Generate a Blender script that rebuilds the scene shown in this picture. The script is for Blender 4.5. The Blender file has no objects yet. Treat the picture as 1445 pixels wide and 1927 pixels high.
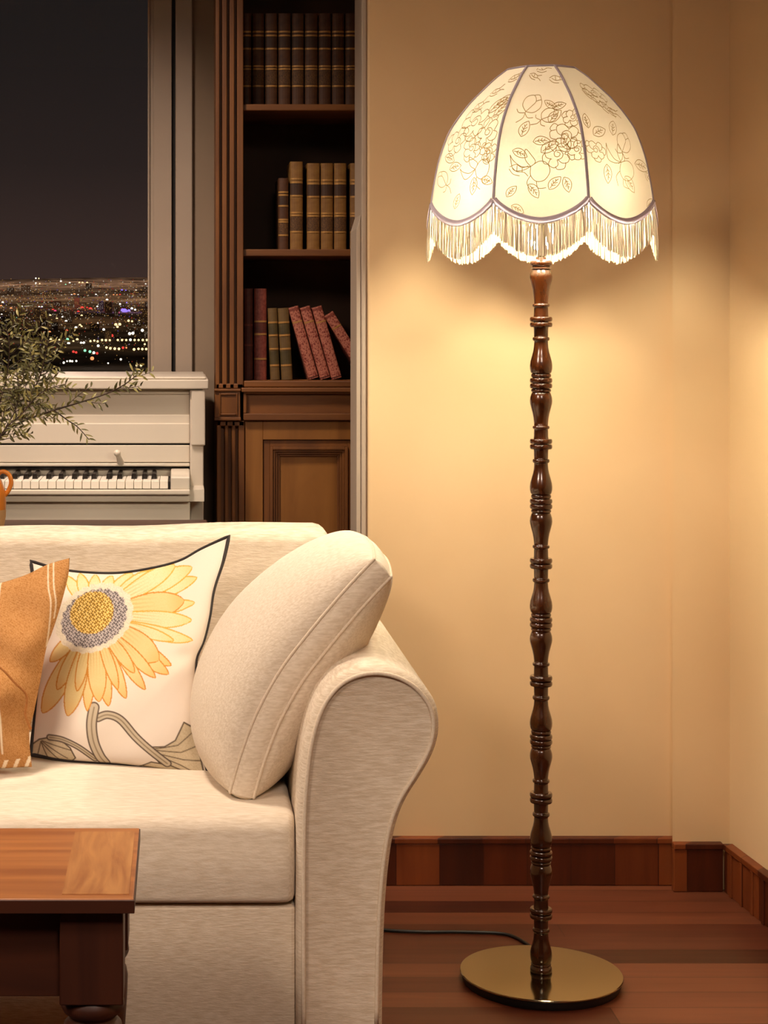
import bpy, bmesh, math, random
import numpy as np
from mathutils import Vector, Matrix
random.seed(7)
C = bpy.context.scene.collection
SC = bpy.context.scene

# ------------------------------------------------------------------ camera, world, lights, exposure
F, PX, PY, H = 3450.0, 340.0, 620.0, 1.145      # focal length and principal point in photo pixels, eye height


def P(px, py, d):
    """the point seen at a photo pixel when it stands d metres in front of the camera"""
    return Vector(((px - PX) * d / F, d, H - (py - PY) * d / F))


cam = bpy.data.cameras.new('camera')
cam.sensor_fit = 'HORIZONTAL'
cam.sensor_width = 36
cam.lens = 36 * F / 1445
cam.shift_x = (722.5 - PX) / 1445
cam.shift_y = -(963.5 - PY) / 1445
cam.clip_end = 3000
cam.clip_start = 0.05
camo = bpy.data.objects.new('camera', cam)
camo.location = (0, 0, H)
camo.rotation_euler = (math.pi / 2, 0, 0)
C.objects.link(camo)
SC.camera = camo

SC.view_settings.view_transform = 'Standard'
SC.view_settings.look = 'None'
SC.view_settings.exposure = 0.0
SC.view_settings.gamma = 1.0
SC.view_settings.use_curve_mapping = False
SC.cycles.max_bounces = 8
SC.cycles.diffuse_bounces = 5
SC.cycles.transparent_max_bounces = 12
SC.cycles.sample_clamp_indirect = 6
SC.cycles.caustics_reflective = False
SC.cycles.caustics_refractive = False
SC.cycles.use_denoising = True


def lin(h):
    r = [int(h[i:i + 2], 16) / 255 for i in (0, 2, 4)]
    return tuple(c / 12.92 if c <= 0.04045 else ((c + 0.055) / 1.055) ** 2.4 for c in r)


W = bpy.data.worlds.new('night_sky')
SC.world = W
W.use_nodes = True
nt = W.node_tree
nt.nodes.clear()
wo = nt.nodes.new('ShaderNodeOutputWorld')
bg = nt.nodes.new('ShaderNodeBackground')
tc = nt.nodes.new('ShaderNodeTexCoord')
sx = nt.nodes.new('ShaderNodeSeparateXYZ')
mr = nt.nodes.new('ShaderNodeMapRange')
mr.inputs['From Min'].default_value = 0.0
mr.inputs['From Max'].default_value = 0.2
cr = nt.nodes.new('ShaderNodeValToRGB')
cr.color_ramp.elements[0].color = (*lin('43322d'), 1)
cr.color_ramp.elements[1].color = (*lin('171616'), 1)
e = cr.color_ramp.elements.new(0.45)
e.color = (*lin('29211f'), 1)
nt.links.new(tc.outputs['Generated'], sx.inputs[0])
nt.links.new(sx.outputs['Z'], mr.inputs['Value'])
nt.links.new(mr.outputs[0], cr.inputs[0])
nt.links.new(cr.outputs[0], bg.inputs[0])
nt.links.new(bg.outputs[0], wo.inputs[0])


def area(name, loc, target, size, power, col, spread=180):
    l = bpy.data.lights.new(name, 'AREA')
    l.shape = 'DISK'
    l.size = size
    l.energy = power
    l.color = col
    l.spread = math.radians(spread)
    o = bpy.data.objects.new(name, l)
    o.location = loc
    o.rotation_euler = (Vector(target) - Vector(loc)).to_track_quat('-Z', 'Y').to_euler()
    C.objects.link(o)
    return o


# ceiling downlight, then unseen fill lights added to brighten the room, above the frame
area('ceiling_downlight', (-0.75, 3.25, 2.62), (-0.1, 2.95, 0.4), 0.35, 12, (1, 0.83, 0.68), 95)
area('front_fill', (0.38, 0.0, 2.62), (-0.05, 2.8, 0.30), 0.7, 8.5, (1, 0.79, 0.64), 72)
area('front_fill', (-1.75, 0.9, 2.62), (-0.1, 2.95, 0.40), 0.8, 13, (1, 0.79, 0.63), 75)
area('piano_fill', (-0.5, 3.75, 2.62), (-0.35, 4.6, 0.8), 0.25, 10, (1, 0.80, 0.66), 80)  # fill light added to brighten the piano
BULB_STRENGTH = 400
ADDED_BULB_STRENGTH = 640


# ------------------------------------------------------------------ helpers
class MB:
    def __init__(s):
        s.v, s.f, s.m, s.cur = [], [], [], 0

    def add(s, verts, faces):
        n = len(s.v)
        s.v += [Vector(v) for v in verts]
        for f in faces:
            s.f.append([i + n for i in f])
            s.m.append(s.cur)
        return s

    def box(s, x0, x1, y0, y1, z0, z1):
        v = [(x, y, z) for x in (x0, x1) for y in (y0, y1) for z in (z0, z1)]
        return s.add(v, [(0, 1, 3, 2), (4, 6, 7, 5), (0, 4, 5, 1), (2, 3, 7, 6), (0, 2, 6, 4), (1, 5, 7, 3)])

    def lathe(s, prof, cx=0, cy=0, n=48, cap=True):
        vs, fs = [], []
        for r, z in prof:
            for k in range(n):
                a = 2 * math.pi * k / n
                vs.append((cx + r * math.cos(a), cy + r * math.sin(a), z))
        for i in range(len(prof) - 1):
            for k in range(n):
                k2 = (k + 1) % n
                fs.append((i * n + k, i * n + k2, (i + 1) * n + k2, (i + 1) * n + k))
        if cap:
            fs.append(tuple(reversed(range(n))))
            fs.append(tuple((len(prof) - 1) * n + k for k in range(n)))
        return s.add(vs, fs)

    def tube(s, pts, rad, n=8, cap=True, closed=False):
        pts = [Vector(p) for p in pts]
        N = len(pts)
        rr = rad if isinstance(rad, (list, tuple)) else [rad] * N
        vs, fs = [], []
        up = None
        for i, p in enumerate(pts):
            if closed:
                t = pts[(i + 1) % N] - pts[i - 1]
            else:
                t = pts[min(i + 1, N - 1)] - pts[max(i - 1, 0)]
            if t.length < 1e-9:
                t = Vector((0, 0, 1))
            t.normalize()
            if up is None:
                up = t.orthogonal().normalized()
            else:
                up = up - t * up.dot(t)
                up = up.normalized() if up.length > 1e-6 else t.orthogonal().normalized()
            b = t.cross(up)
            for k in range(n):
                a = 2 * math.pi * k / n
                vs.append(p + (up * math.cos(a) + b * math.sin(a)) * rr[i])
        for i in range(N if closed else N - 1):
            j = (i + 1) % N
            for k in range(n):
                k2 = (k + 1) % n
                fs.append((i * n + k, i * n + k2, j * n + k2, j * n + k))
        if cap and not closed:
            fs.append(tuple(reversed(range(n))))
            fs.append(tuple((N - 1) * n + k for k in range(n)))
        return s.add(vs, fs)

    def ridge(s, pts, rad, outs, width=None, n=6):
        """a raised cord sewn on a surface: only its outer, rounded half"""
        pts = [Vector(p) for p in pts]
        N = len(pts)
        vs, fs = [], []
        for i, p in enumerate(pts):
            t = (pts[min(i + 1, N - 1)] - pts[max(i - 1, 0)]).normalized()
            o = (outs[i] - t * outs[i].dot(t)).normalized()
            b = t.cross(o)
            for k in range(n + 1):
                a = math.pi * k / n
                vs.append(p + b * math.cos(a) * (width or rad) + o * math.sin(a) * rad)
        for i in range(N - 1):
            for k in range(n):
                q = i * (n + 1) + k
                fs.append((q, q + 1, q + n + 2, q + n + 1))
        return s.add(vs, fs)

    def grid(s, fn, nu, nv, flip=False):
        vs = [fn(i / nu, j / nv) for j in range(nv + 1) for i in range(nu + 1)]
        fs = []
        for j in range(nv):
            for i in range(nu):
                a = j * (nu + 1) + i
                q = (a, a + 1, a + nu + 2, a + nu + 1)
                fs.append(tuple(reversed(q)) if flip else q)
        return s.add(vs, fs)

    def sphere(s, c, r, n=16, m=10, sz=1.0):
        prof = []
        for j in range(m + 1):
            a = -math.pi / 2 + math.pi * j / m
            prof.append((max(r * math.cos(a), 1e-5), c[2] + r * sz * math.sin(a)))
        return s.lathe(prof, c[0], c[1], n)

    def prism(s, outline, y0, y1):
        """an outline of (x, z) pairs extruded from y0 to y1"""
        n = len(outline)
        vs = [(x, y0, z) for x, z in outline] + [(x, y1, z) for x, z in outline]
        fs = [tuple(range(n)), tuple(reversed(range(n, 2 * n)))]
        for i in range(n):
            j = (i + 1) % n
            fs.append((i, i + n, j + n, j))
        return s.add(vs, fs)


def build(name, mb, mats, parent=None, smooth=None, bevel=0, world=True, seg=2):
    """links the collected shapes as ONE mesh object; world coordinates become local to the parent"""
    me = bpy.data.meshes.new(name)
    off = Vector((0, 0, 0))
    if parent is not None and world:
        p = parent
        while p is not None:
            off += p.location
            p = p.parent
    me.from_pydata([v - off for v in mb.v], [], mb.f)
    me.update()
    bm = bmesh.new()
    bm.from_mesh(me)
    bmesh.ops.recalc_face_normals(bm, faces=bm.faces)
    bm.to_mesh(me)
    bm.free()
    if not isinstance(mats, (list, tuple)):
        mats = [mats]
    for m in mats:
        me.materials.append(m)
    me.polygons.foreach_set('material_index', mb.m)
    if smooth is not None:
        me.polygons.foreach_set('use_smooth', [True] * len(me.polygons))
        if smooth < 180:
            me.set_sharp_from_angle(angle=math.radians(smooth))
    o = bpy.data.objects.new(name, me)
    C.objects.link(o)
    if parent is not None:
        o.parent = parent
    if bevel:
        b = o.modifiers.new('bevel', 'BEVEL')
        b.width = bevel
        b.segments = seg
        b.limit_method = 'ANGLE'
    return o


def tag(o, label=None, cat=None, group=None, kind=None):
    for k, v in (('label', label), ('category', cat), ('group', group), ('kind', kind)):
        if v:
            o[k] = v
    return o


def thing(name, label, cat, loc=(0, 0, 0), group=None):
    o = bpy.data.objects.new(name, None)
    o.empty_display_size = 0.05
    o.location = loc
    C.objects.link(o)
    return tag(o, label, cat, group)


def structure(name, mb, m, bevel=0, **k):
    return tag(build(name, mb, m, bevel=bevel, **k), kind='structure')


def catmull(pts, n=8):
    pts = [np.array(p, float) for p in pts]
    out = []
    for i in range(len(pts) - 1):
        p0 = pts[max(i - 1, 0)]
        p1, p2 = pts[i], pts[i + 1]
        p3 = pts[min(i + 2, len(pts) - 1)]
        for k in range(n):
            t = k / n
            out.append(0.5 * (2 * p1 + (p2 - p0) * t + (2 * p0 - 5 * p1 + 4 * p2 - p3) * t * t + (3 * p1 - p0 - 3 * p2 + p3) * t ** 3))
    out.append(pts[-1])
    return out


def interp(pts, x):
    xs = [p[0] for p in pts]
    return float(np.interp(x, xs, [p[1] for p in pts]))


# ------------------------------------------------------------------ materials
def new_mat(name):
    m = bpy.data.materials.new(name)
    m.use_nodes = True
    n = m.node_tree
    n.nodes.clear()
    out = n.nodes.new('ShaderNodeOutputMaterial')
    return m, n, out


def mat(name, c1, c2=None, rough=0.6, metal=0.0, scale=(6, 6, 6), detail=6, bump=0.0, bscale=None, coat=0.0,
        spec=0.5, ramp=(0.35, 0.68), distort=0.0, sheen=0.0, coords='Object'):
    m, n, out = new_mat(name)
    b = n.nodes.new('ShaderNodeBsdfPrincipled')
    b.inputs['Base Color'].default_value = (*lin(c1), 1)
    b.inputs['Roughness'].default_value = rough
    b.inputs['Metallic'].default_value = metal
    b.inputs['Specular IOR Level'].default_value = spec
    b.inputs['Coat Weight'].default_value = coat
    b.inputs['Coat Roughness'].default_value = 0.12
    b.inputs['Sheen Weight'].default_value = sheen
    n.links.new(b.outputs[0], out.inputs[0])
    if c2 or bump:
        t = n.nodes.new('ShaderNodeTexCoord')
        mp = n.nodes.new('ShaderNodeMapping')
        mp.inputs['Scale'].default_value = scale
        n.links.new(t.outputs[coords], mp.inputs[0])
        no = n.nodes.new('ShaderNodeTexNoise')
        no.inputs['Scale'].default_value = 1.0
        no.inputs['Detail'].default_value = detail
        no.inputs['Distortion'].default_value = distort
        n.links.new(mp.outputs[0], no.inputs['Vector'])
        if c2:
            r = n.nodes.new('ShaderNodeValToRGB')
            r.color_ramp.elements[0].position, r.color_ramp.elements[1].position = ramp
            r.color_ramp.elements[0].color = (*lin(c1), 1)
            r.color_ramp.elements[1].color = (*lin(c2), 1)
            n.links.new(no.outputs['Fac'], r.inputs[0])
            n.links.new(r.outputs[0], b.inputs['Base Color'])
        if bump:
            src = no
            if bscale:
                mp2 = n.nodes.new('ShaderNodeMapping')
                mp2.inputs['Scale'].default_value = bscale
                n.links.new(t.outputs[coords], mp2.inputs[0])
                src = n.nodes.new('ShaderNodeTexNoise')
                src.inputs['Scale'].default_value = 1.0
                src.inputs['Detail'].default_value = 4
                n.links.new(mp2.outputs[0], src.inputs['Vector'])
            bu = n.nodes.new('ShaderNodeBump')
            bu.inputs['Strength'].default_value = bump
            bu.inputs['Distance'].default_value = 0.002
            n.links.new(src.outputs['Fac'], bu.inputs['Height'])
            n.links.new(bu.outputs[0], b.inputs['Normal'])
    return m


def emit(name, c, s):
    m, n, out = new_mat(name)
    e = n.nodes.new('ShaderNodeEmission')
    e.inputs[0].default_value = (*lin(c), 1)
    e.inputs[1].default_value = s
    n.links.new(e.outputs[0], out.inputs[0])
    return m


def translucent(name, c, tc_, fac):
    m, n, out = new_mat(name)
    d = n.nodes.new('ShaderNodeBsdfDiffuse')
    d.inputs[0].default_value = (*lin(c), 1)
    t = n.nodes.new('ShaderNodeBsdfTranslucent')
    t.inputs[0].default_value = (*lin(tc_), 1)
    x = n.nodes.new('ShaderNodeMixShader')
    x.inputs[0].default_value = fac
    n.links.new(d.outputs[0], x.inputs[1])
    n.links.new(t.outputs[0], x.inputs[2])
    n.links.new(x.outputs[0], out.inputs[0])
    return m


def painted(name, rough=0.9, weave=900, bump=0.12):
    """a cloth whose woven pattern is held in the mesh's own colour attribute"""
    m, n, out = new_mat(name)
    b = n.nodes.new('ShaderNodeBsdfPrincipled')
    b.inputs['Roughness'].default_value = rough
    b.inputs['Specular IOR Level'].default_value = 0.15
    a = n.nodes.new('ShaderNodeAttribute')
    a.attribute_name = 'pattern'
    n.links.new(a.outputs['Color'], b.inputs['Base Color'])
    no = n.nodes.new('ShaderNodeTexNoise')
    no.inputs['Scale'].default_value = weave
    t = n.nodes.new('ShaderNodeTexCoord')
    n.links.new(t.outputs['Object'], no.inputs['Vector'])
    bu = n.nodes.new('ShaderNodeBump')
    bu.inputs['Strength'].default_value = bump
    bu.inputs['Distance'].default_value = 0.002
    n.links.new(no.outputs['Fac'], bu.inputs['Height'])
    n.links.new(bu.outputs[0], b.inputs['Normal'])
    n.links.new(b.outputs[0], out.inputs[0])
    return m


def planks(name, cols, size, row, rough, vertical=False):
    """boards of varying tone with grain along them"""
    m, n, out = new_mat(name)
    b = n.nodes.new('ShaderNodeBsdfPrincipled')
    b.inputs['Roughness'].default_value = rough
    b.inputs['Specular IOR Level'].default_value = 0.35
    t = n.nodes.new('ShaderNodeTexCoord')
    mp = n.nodes.new('ShaderNodeMapping')
    if vertical:                            # boards stand upright: rows run along the wall
        sp_ = n.nodes.new('ShaderNodeSeparateXYZ')
        su = n.nodes.new('ShaderNodeMath')
        su.operation = 'SUBTRACT'
        cb_ = n.nodes.new('ShaderNodeCombineXYZ')
        n.links.new(t.outputs['Object'], sp_.inputs[0])
        n.links.new(sp_.outputs['X'], su.inputs[0])
        n.links.new(sp_.outputs['Y'], su.inputs[1])
        n.links.new(sp_.outputs['Z'], cb_.inputs[0])
        n.links.new(su.outputs[0], cb_.inputs[1])
        n.links.new(cb_.outputs[0], mp.inputs[0])
    else:
        n.links.new(t.outputs['Object'], mp.inputs[0])
    br = n.nodes.new('ShaderNodeTexBrick')
    br.inputs['Scale'].default_value = 1
    br.inputs['Brick Width'].default_value = size
    br.inputs['Row Height'].default_value = row
    br.inputs['Mortar Size'].default_value = 0.0012
    br.inputs['Mortar Smooth'].default_value = 0.3
    br.inputs['Color1'].default_value = (0, 0, 0, 1)
    br.inputs['Color2'].default_value = (1, 1, 1, 1)
    br.inputs['Mortar'].default_value = (0.1, 0.1, 0.1, 1)
    br.offset = 0.37
    n.links.new(mp.outputs[0], br.inputs['Vector'])
    mp2 = n.nodes.new('ShaderNodeMapping')
    mp2.inputs['Scale'].default_value = (3, 45, 45) if not vertical else (30, 30, 4)
    n.links.new(t.outputs['Object'], mp2.inputs[0])
    no = n.nodes.new('ShaderNodeTexNoise')
    no.inputs['Scale'].default_value = 1.0
    no.inputs['Detail'].default_value = 7
    no.inputs['Distortion'].default_value = 0.6
    n.links.new(mp2.outputs[0], no.inputs['Vector'])
    mx = n.nodes.new('ShaderNodeMix')
    mx.data_type = 'FLOAT'
    mx.inputs[0].default_value = 0.38
    n.links.new(br.outputs['Color'], mx.inputs[2])
    n.links.new(no.outputs['Fac'], mx.inputs[3])
    r = n.nodes.new('ShaderNodeValToRGB')
    r.color_ramp.elements[0].position, r.color_ramp.elements[1].position = 0.2, 0.78
    r.color_ramp.elements[0].color = (*lin(cols[0]), 1)
    r.color_ramp.elements[1].color = (*lin(cols[2]), 1)
    r.color_ramp.elements.new(0.46).color = (*lin(cols[1]), 1)
    n.links.new(mx.outputs[0], r.inputs[0])
    n.links.new(r.outputs[0], b.inputs['Base Color'])
    bu = n.nodes.new('ShaderNodeBump')
    bu.inputs['Strength'].default_value = 0.15
    bu.inputs['Distance'].default_value = 0.001
    n.links.new(no.outputs['Fac'], bu.inputs['Height'])
    n.links.new(bu.outputs[0], b.inputs['Normal'])
    n.links.new(b.outputs[0], out.inputs[0])
    return m


M = {}
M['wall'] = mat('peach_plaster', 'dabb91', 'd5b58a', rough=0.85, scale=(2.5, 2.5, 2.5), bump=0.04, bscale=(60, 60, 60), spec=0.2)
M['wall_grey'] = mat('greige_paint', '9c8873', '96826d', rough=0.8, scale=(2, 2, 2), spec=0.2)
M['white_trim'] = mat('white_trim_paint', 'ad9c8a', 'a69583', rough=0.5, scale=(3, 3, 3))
M['ceiling'] = mat('ceiling_paint', 'cdbb9f', rough=0.9)
M['floor'] = planks('floor_boards', ('2e130a', '52281a', '71402a'), 1.15, 0.072, 0.34)
M['baseboard'] = planks('baseboard_wood', ('331206', '55230e', '7c3f1c'), 0.5, 0.09, 0.42, True)
M['piano'] = mat('white_piano_lacquer', 'd2c7b6', 'ccc0af', rough=0.32, scale=(2, 2, 2))
M['piano_dark'] = mat('piano_gap_black', '150f0b', rough=0.7)
M['ivory'] = mat('ivory_key', 'efe6d6', rough=0.3)
M['ebony'] = mat('ebony_key', '17100d', rough=0.25)
M['walnut'] = mat('bookcase_wood', '623916', '804f20', rough=0.5, scale=(18, 18, 2.2), distort=0.8)
M['walnut_h'] = mat('bookcase_wood_across', '623916', '804f20', rough=0.5, scale=(2.2, 18, 18), distort=0.8)
M['walnut_panel'] = mat('bookcase_door_wood', '7a4c1a', '94622a', rough=0.5, scale=(14, 14, 1.8), distort=0.8)
M['walnut_back'] = mat('bookcase_back_wood', '3a2410', '452b14', rough=0.7, scale=(10, 10, 2))
M['linen'] = mat('cream_linen', 'cbb9a0', 'e2d4c0', rough=0.92, scale=(48, 48, 420), bump=0.35, bscale=(160, 160, 900), spec=0.12, sheen=0.1, detail=5)
M['linen_top'] = mat('cream_linen_flat', 'd2c2ab', 'e4d7c4', rough=0.92, scale=(44, 420, 300), bump=0.25, bscale=(200, 900, 500), spec=0.12, sheen=0.1, detail=5)
M['linen_pipe'] = mat('cream_linen_welt', 'd3c2aa', 'decfba', rough=0.9, scale=(300, 300, 300), spec=0.12)
M['jug'] = mat('orange_glaze', 'c8701f', 'd88530', rough=0.25, scale=(9, 9, 9), coat=0.4)
M['jug_low'] = mat('tan_bare_clay', 'b98a58', 'c79b6a', rough=0.7, scale=(9, 9, 9))
M['table_top'] = mat('oiled_table_wood', '8a4f27', 'a86a38', rough=0.4, scale=(2.5, 34, 34), distort=0.5, bump=0.05)
M['table_end'] = mat('oiled_end_board', '935a2e', 'b57e48', rough=0.42, scale=(70, 7, 70), distort=0.9, ramp=(0.3, 0.7))
M['table_dark'] = mat('dark_table_wood', '34160b', '462110', rough=0.45, scale=(24, 24, 2.5), distort=0.6)
M['table_dark_h'] = mat('dark_table_wood_across', '32150a', '431f0f', rough=0.45, scale=(2.5, 24, 24), distort=0.6)
M['pole'] = mat('turned_walnut', '2f1406', '4d260d', rough=0.22, scale=(40, 40, 5), coat=0.6, distort=0.5)
M['brass'] = mat('brushed_brass', 'b4a986', 'baaf8c', rough=0.13, metal=1.0, scale=(3, 3, 3))
M['black'] = mat('black_rubber', '0c0a09', rough=0.5)
M['fabric'] = translucent('shade_cotton', 'f6ead2', 'ffeac6', 0.030)
M['embroidery'] = translucent('tan_thread', 'b0925c', 'c4a468', 0.5)
M['braid'] = translucent('lilac_grey_braid', 'b9adb6', 'b5a8b2', 0.14)
M['fringe'] = translucent('cream_thread', 'a0926f', 'f4dcc0', 0.056)
M['fringe_shade'] = translucent('lilac_cream_thread', '928268', 'dcc0a8', 0.036)
M['bulb'] = emit('bulb_glow', 'fcf0d4', BULB_STRENGTH)
M['added_low_bulb'] = emit('added_low_bulb_glow', 'fcf0d4', ADDED_BULB_STRENGTH)
M['leaf'] = mat('olive_leaf', '423f1e', '6a6430', rough=0.5, scale=(30, 30, 30))
M['leaf_pale'] = mat('pale_olive_leaf', '7a7440', '9c9056', rough=0.5, scale=(30, 30, 30))
M['twig'] = mat('dark_twig', '2b1a10', '3d2616', rough=0.7, scale=(40, 40, 40))
M['hill'] = mat('night_hillside', '55483a', 'd0b494', rough=1.0, scale=(0.12, 0.05, 0.12), spec=0)
M['night_body'] = mat('night_building', '8a7866', '9c8670', rough=1.0, scale=(0.1, 0.1, 0.1), spec=0)
M['sunflower'] = painted('sunflower_cloth', weave=1100)
M['orange_cloth'] = painted('orange_wool', weave=700, bump=0.35)
M['black_pipe'] = mat('black_welt', '1c110c', rough=0.8)


def glass(name):
    m, n, out = new_mat(name)
    g = n.nodes.new('ShaderNodeBsdfGlossy')
    g.inputs['Roughness'].default_value = 0.0
    t = n.nodes.new('ShaderNodeBsdfTransparent')
    x = n.nodes.new('ShaderNodeMixShader')
    x.inputs[0].default_value = 0.03
    n.links.new(t.outputs[0], x.inputs[1])
    n.links.new(g.outputs[0], x.inputs[2])
    n.links.new(x.outputs[0], out.inputs[0])
    return m


M['glass'] = glass('window_glass')

# ------------------------------------------------------------------ the room
D_WALL = 3.79            # the cream wall behind the lamp
D_WIN = 5.12             # the window wall
CEIL = 2.75
XL, YB = -2.6, -0.9      # left wall, wall behind the camera
structure('floor', MB().box(XL - 0.1, 2.0, YB, 5.4, -0.06, 0), M['floor'])
structure('ceiling', MB().box(XL - 0.1, 2.0, YB, 5.4, CEIL, CEIL + 0.06), M['ceiling'])
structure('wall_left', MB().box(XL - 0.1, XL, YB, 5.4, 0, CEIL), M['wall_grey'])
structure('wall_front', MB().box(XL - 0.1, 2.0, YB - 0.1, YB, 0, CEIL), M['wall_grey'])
x_end = P(692, 0, D_WALL).x
x_pier = 1.007
x_corner = 1.122
D_P = D_WALL - 0.042
w = MB()
w.box(x_end, x_pier + 0.3, D_WALL, D_WALL + 0.17, 0, CEIL)
structure('wall_back', w, M['wall'], bevel=0.004)
x_pf = P(1265, 0, D_P).x          # the pier's splayed corner
pm = MB()
pm.add([(x, y, z) for z in (0, CEIL) for x, y in ((x_pf, D_P), (x_corner + .3, D_P), (x_corner + .3, D_WALL - .0005), (x_pf + .0115, D_WALL - .0005))],
       [(0, 1, 2, 3), (4, 5, 6, 7), (0, 1, 5, 4), (1, 2, 6, 5), (2, 3, 7, 6), (3, 0, 4, 7)])
structure('wall_pier', pm, M['wall'])
# right wall: runs from the corner towards the viewer, very slightly splayed
xr0, xr1 = x_corner, x_corner + 0.075 * (D_P - YB)
structure('wall_right', MB().add([(xr0, D_P, 0), (xr1, YB, 0), (xr1 + .12, YB, 0), (xr0 + .12, D_P, 0),
                                  (xr0, D_P, CEIL), (xr1, YB, CEIL), (xr1 + .12, YB, CEIL), (xr0 + .12, D_P, CEIL)],
                                 [(0, 1, 2, 3), (4, 5, 6, 7), (0, 1, 5, 4), (1, 2, 6, 5), (2, 3, 7, 6), (3, 0, 4, 7)]), M['wall'])
# white casing closing the wall's end
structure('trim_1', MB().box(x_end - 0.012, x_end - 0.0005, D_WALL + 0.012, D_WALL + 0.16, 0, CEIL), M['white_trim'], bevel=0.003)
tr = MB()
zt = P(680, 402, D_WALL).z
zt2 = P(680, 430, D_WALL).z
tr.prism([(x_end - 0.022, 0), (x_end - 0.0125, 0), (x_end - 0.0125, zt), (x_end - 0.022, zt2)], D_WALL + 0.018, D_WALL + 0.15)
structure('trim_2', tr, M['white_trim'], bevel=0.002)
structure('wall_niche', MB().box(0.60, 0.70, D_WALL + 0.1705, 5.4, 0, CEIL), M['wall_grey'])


def board(name, x0, x1, yf, ybk, zt=0.099):
    b = MB()
    b.box(x0, x1, yf, ybk, 0, zt - 0.012)
    b.prism([(x0, zt - 0.012), (x1, zt - 0.012), (x1, zt), (x0, zt)], yf - 0.004, ybk)
    return structure(name, b, M['baseboard'], bevel=0.002)


board('baseboard_back', x_end, x_pf + 0.03, D_WALL - 0.017, D_WALL - 0.0005)
board('baseboard_pier', x_pf - 0.002, x_corner - 0.018, D_P - 0.017, D_P - 0.0005)
bb = MB()


def rw(y, off):
    return (xr0 + 0.075 * (D_P - y) - off, y)


for z0, z1, o0 in ((0, 0.087, 0.017), (0.087, 0.099, 0.021)):
    a, b_, c, d_ = rw(D_P - 0.018, o0), rw(YB + 0.01, o0), rw(YB + 0.01, 0.0008), rw(D_P - 0.018, 0.0008)
    bb.add([(*q, z) for z in (z0, z1) for q in (a, b_, c, d_)],
           [(0, 1, 2, 3), (4, 5, 6, 7), (0, 1, 5, 4), (1, 2, 6, 5), (2, 3, 7, 6), (3, 0, 4, 7)])
for k in range(9):       # thin upright battens on the side skirting
    y = D_P - 0.05 - k * 0.055
    a, b_ = rw(y, 0.0205), rw(y - 0.011, 0.0205)
    c, d_ = rw(y - 0.011, 0.016), rw(y, 0.016)
    bb.add([(*q, z) for z in (0, 0.087) for q in (a, b_, c, d_)],
           [(0, 1, 2, 3), (4, 5, 6, 7), (0, 1, 5, 4), (1, 2, 6, 5), (2, 3, 7, 6), (3, 0, 4, 7)])
structure('baseboard_right', bb, M['baseboard'], bevel=0.0015)

# window wall with its opening
wx1 = P(330, 0, D_WIN).x          # right side of the opening
wz0 = 0.9
wz1 = 2.5
wx0 = -2.2
w = MB()
w.box(wx1, 0.5995, D_WIN, D_WIN + 0.16, 0, CEIL)
w.box(XL, wx0, D_WIN, D_WIN + 0.16, 0, CEIL)
w.box(wx0, wx1, D_WIN, D_WIN + 0.16, 0, wz0)
w.box(wx0, wx1, D_WIN, D_WIN + 0.16, wz1, CEIL)
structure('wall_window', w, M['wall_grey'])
cas = MB()
cx = P(362, 0, D_WIN).x
cas.box(wx1 + 0.001, cx, D_WIN - 0.022, D_WIN - 0.0005, wz0 - 0.06, wz1 + 0.06)
cas.box(wx0 - 0.06, wx0 - 0.001, D_WIN - 0.022, D_WIN - 0.0005, wz0 - 0.06, wz1 + 0.06)
cas.box(wx0 - 0.001, wx1 + 0.001, D_WIN - 0.022, D_WIN - 0.0005, wz1, wz1 + 0.06)
cas.box(wx0 - 0.001, wx1 + 0.001, D_WIN - 0.05, D_WIN - 0.0005, wz0 - 0.05, wz0)
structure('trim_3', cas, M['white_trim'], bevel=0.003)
fr = MB()
fx0, fx1 = P(278, 0, D_WIN + .03).x, P(323, 0, D_WIN + .03).x
for a, b_ in ((fx0, fx1), (wx0 + 0.01, wx0 + 0.07)):
    fr.box(a, b_, D_WIN + 0.02, D_WIN + 0.07, wz0 + 0.002, wz1 - 0.002)
fr.box(wx0 + 0.07, fx0, D_WIN + 0.02, D_WIN + 0.07, wz0 + 0.002, wz0 + 0.06)
fr.box(wx0 + 0.07, fx0, D_WIN + 0.02, D_WIN + 0.07, wz1 - 0.06, wz1 - 0.002)
# thin raised lip beside the pane and a shallow moulding step
fr.box(fx0, fx0 + 0.006, D_WIN + 0.012, D_WIN + 0.02, wz0 + 0.06, wz1 - 0.06)
fr.box(fx0 + 0.016, fx1, D_WIN + 0.014, D_WIN + 0.02, wz0 + 0.06, wz1 - 0.06)
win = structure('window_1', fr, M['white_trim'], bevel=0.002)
build('window_pane', MB().box(wx0 + 0.06, fx0 + 0.005, D_WIN + 0.042, D_WIN + 0.048, wz0 + 0.05, wz1 - 0.05), M['glass'], win)
build('window_gap_strip', MB().box(fx1 + 0.0005, wx1 - 0.0005, D_WIN + 0.03, D_WIN + 0.06, wz0 + 0.002, wz1 - 0.002), M['piano_dark'], win)  # black strip standing for the shade in the frame's gap

# ------------------------------------------------------------------ the night city beyond the glass
def city_d(y):
    return 900 * math.exp(-(y - 522) / 185 * 2.1)


hl = MB()
rows = [522, 530, 540, 555, 575, 600, 630, 660, 690, 715, 760]
hl.grid(lambda u, v: (lambda y: P(-2600 + 5200 * u, y + 3.5 + 4 * math.sin(u * 31 + v * 3), city_d(y)))(interp([(i / 10, r) for i, r in enumerate(rows)], v)), 40, 30)
tag(build('hillside', hl, M['hill'], smooth=180), kind='structure')

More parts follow.
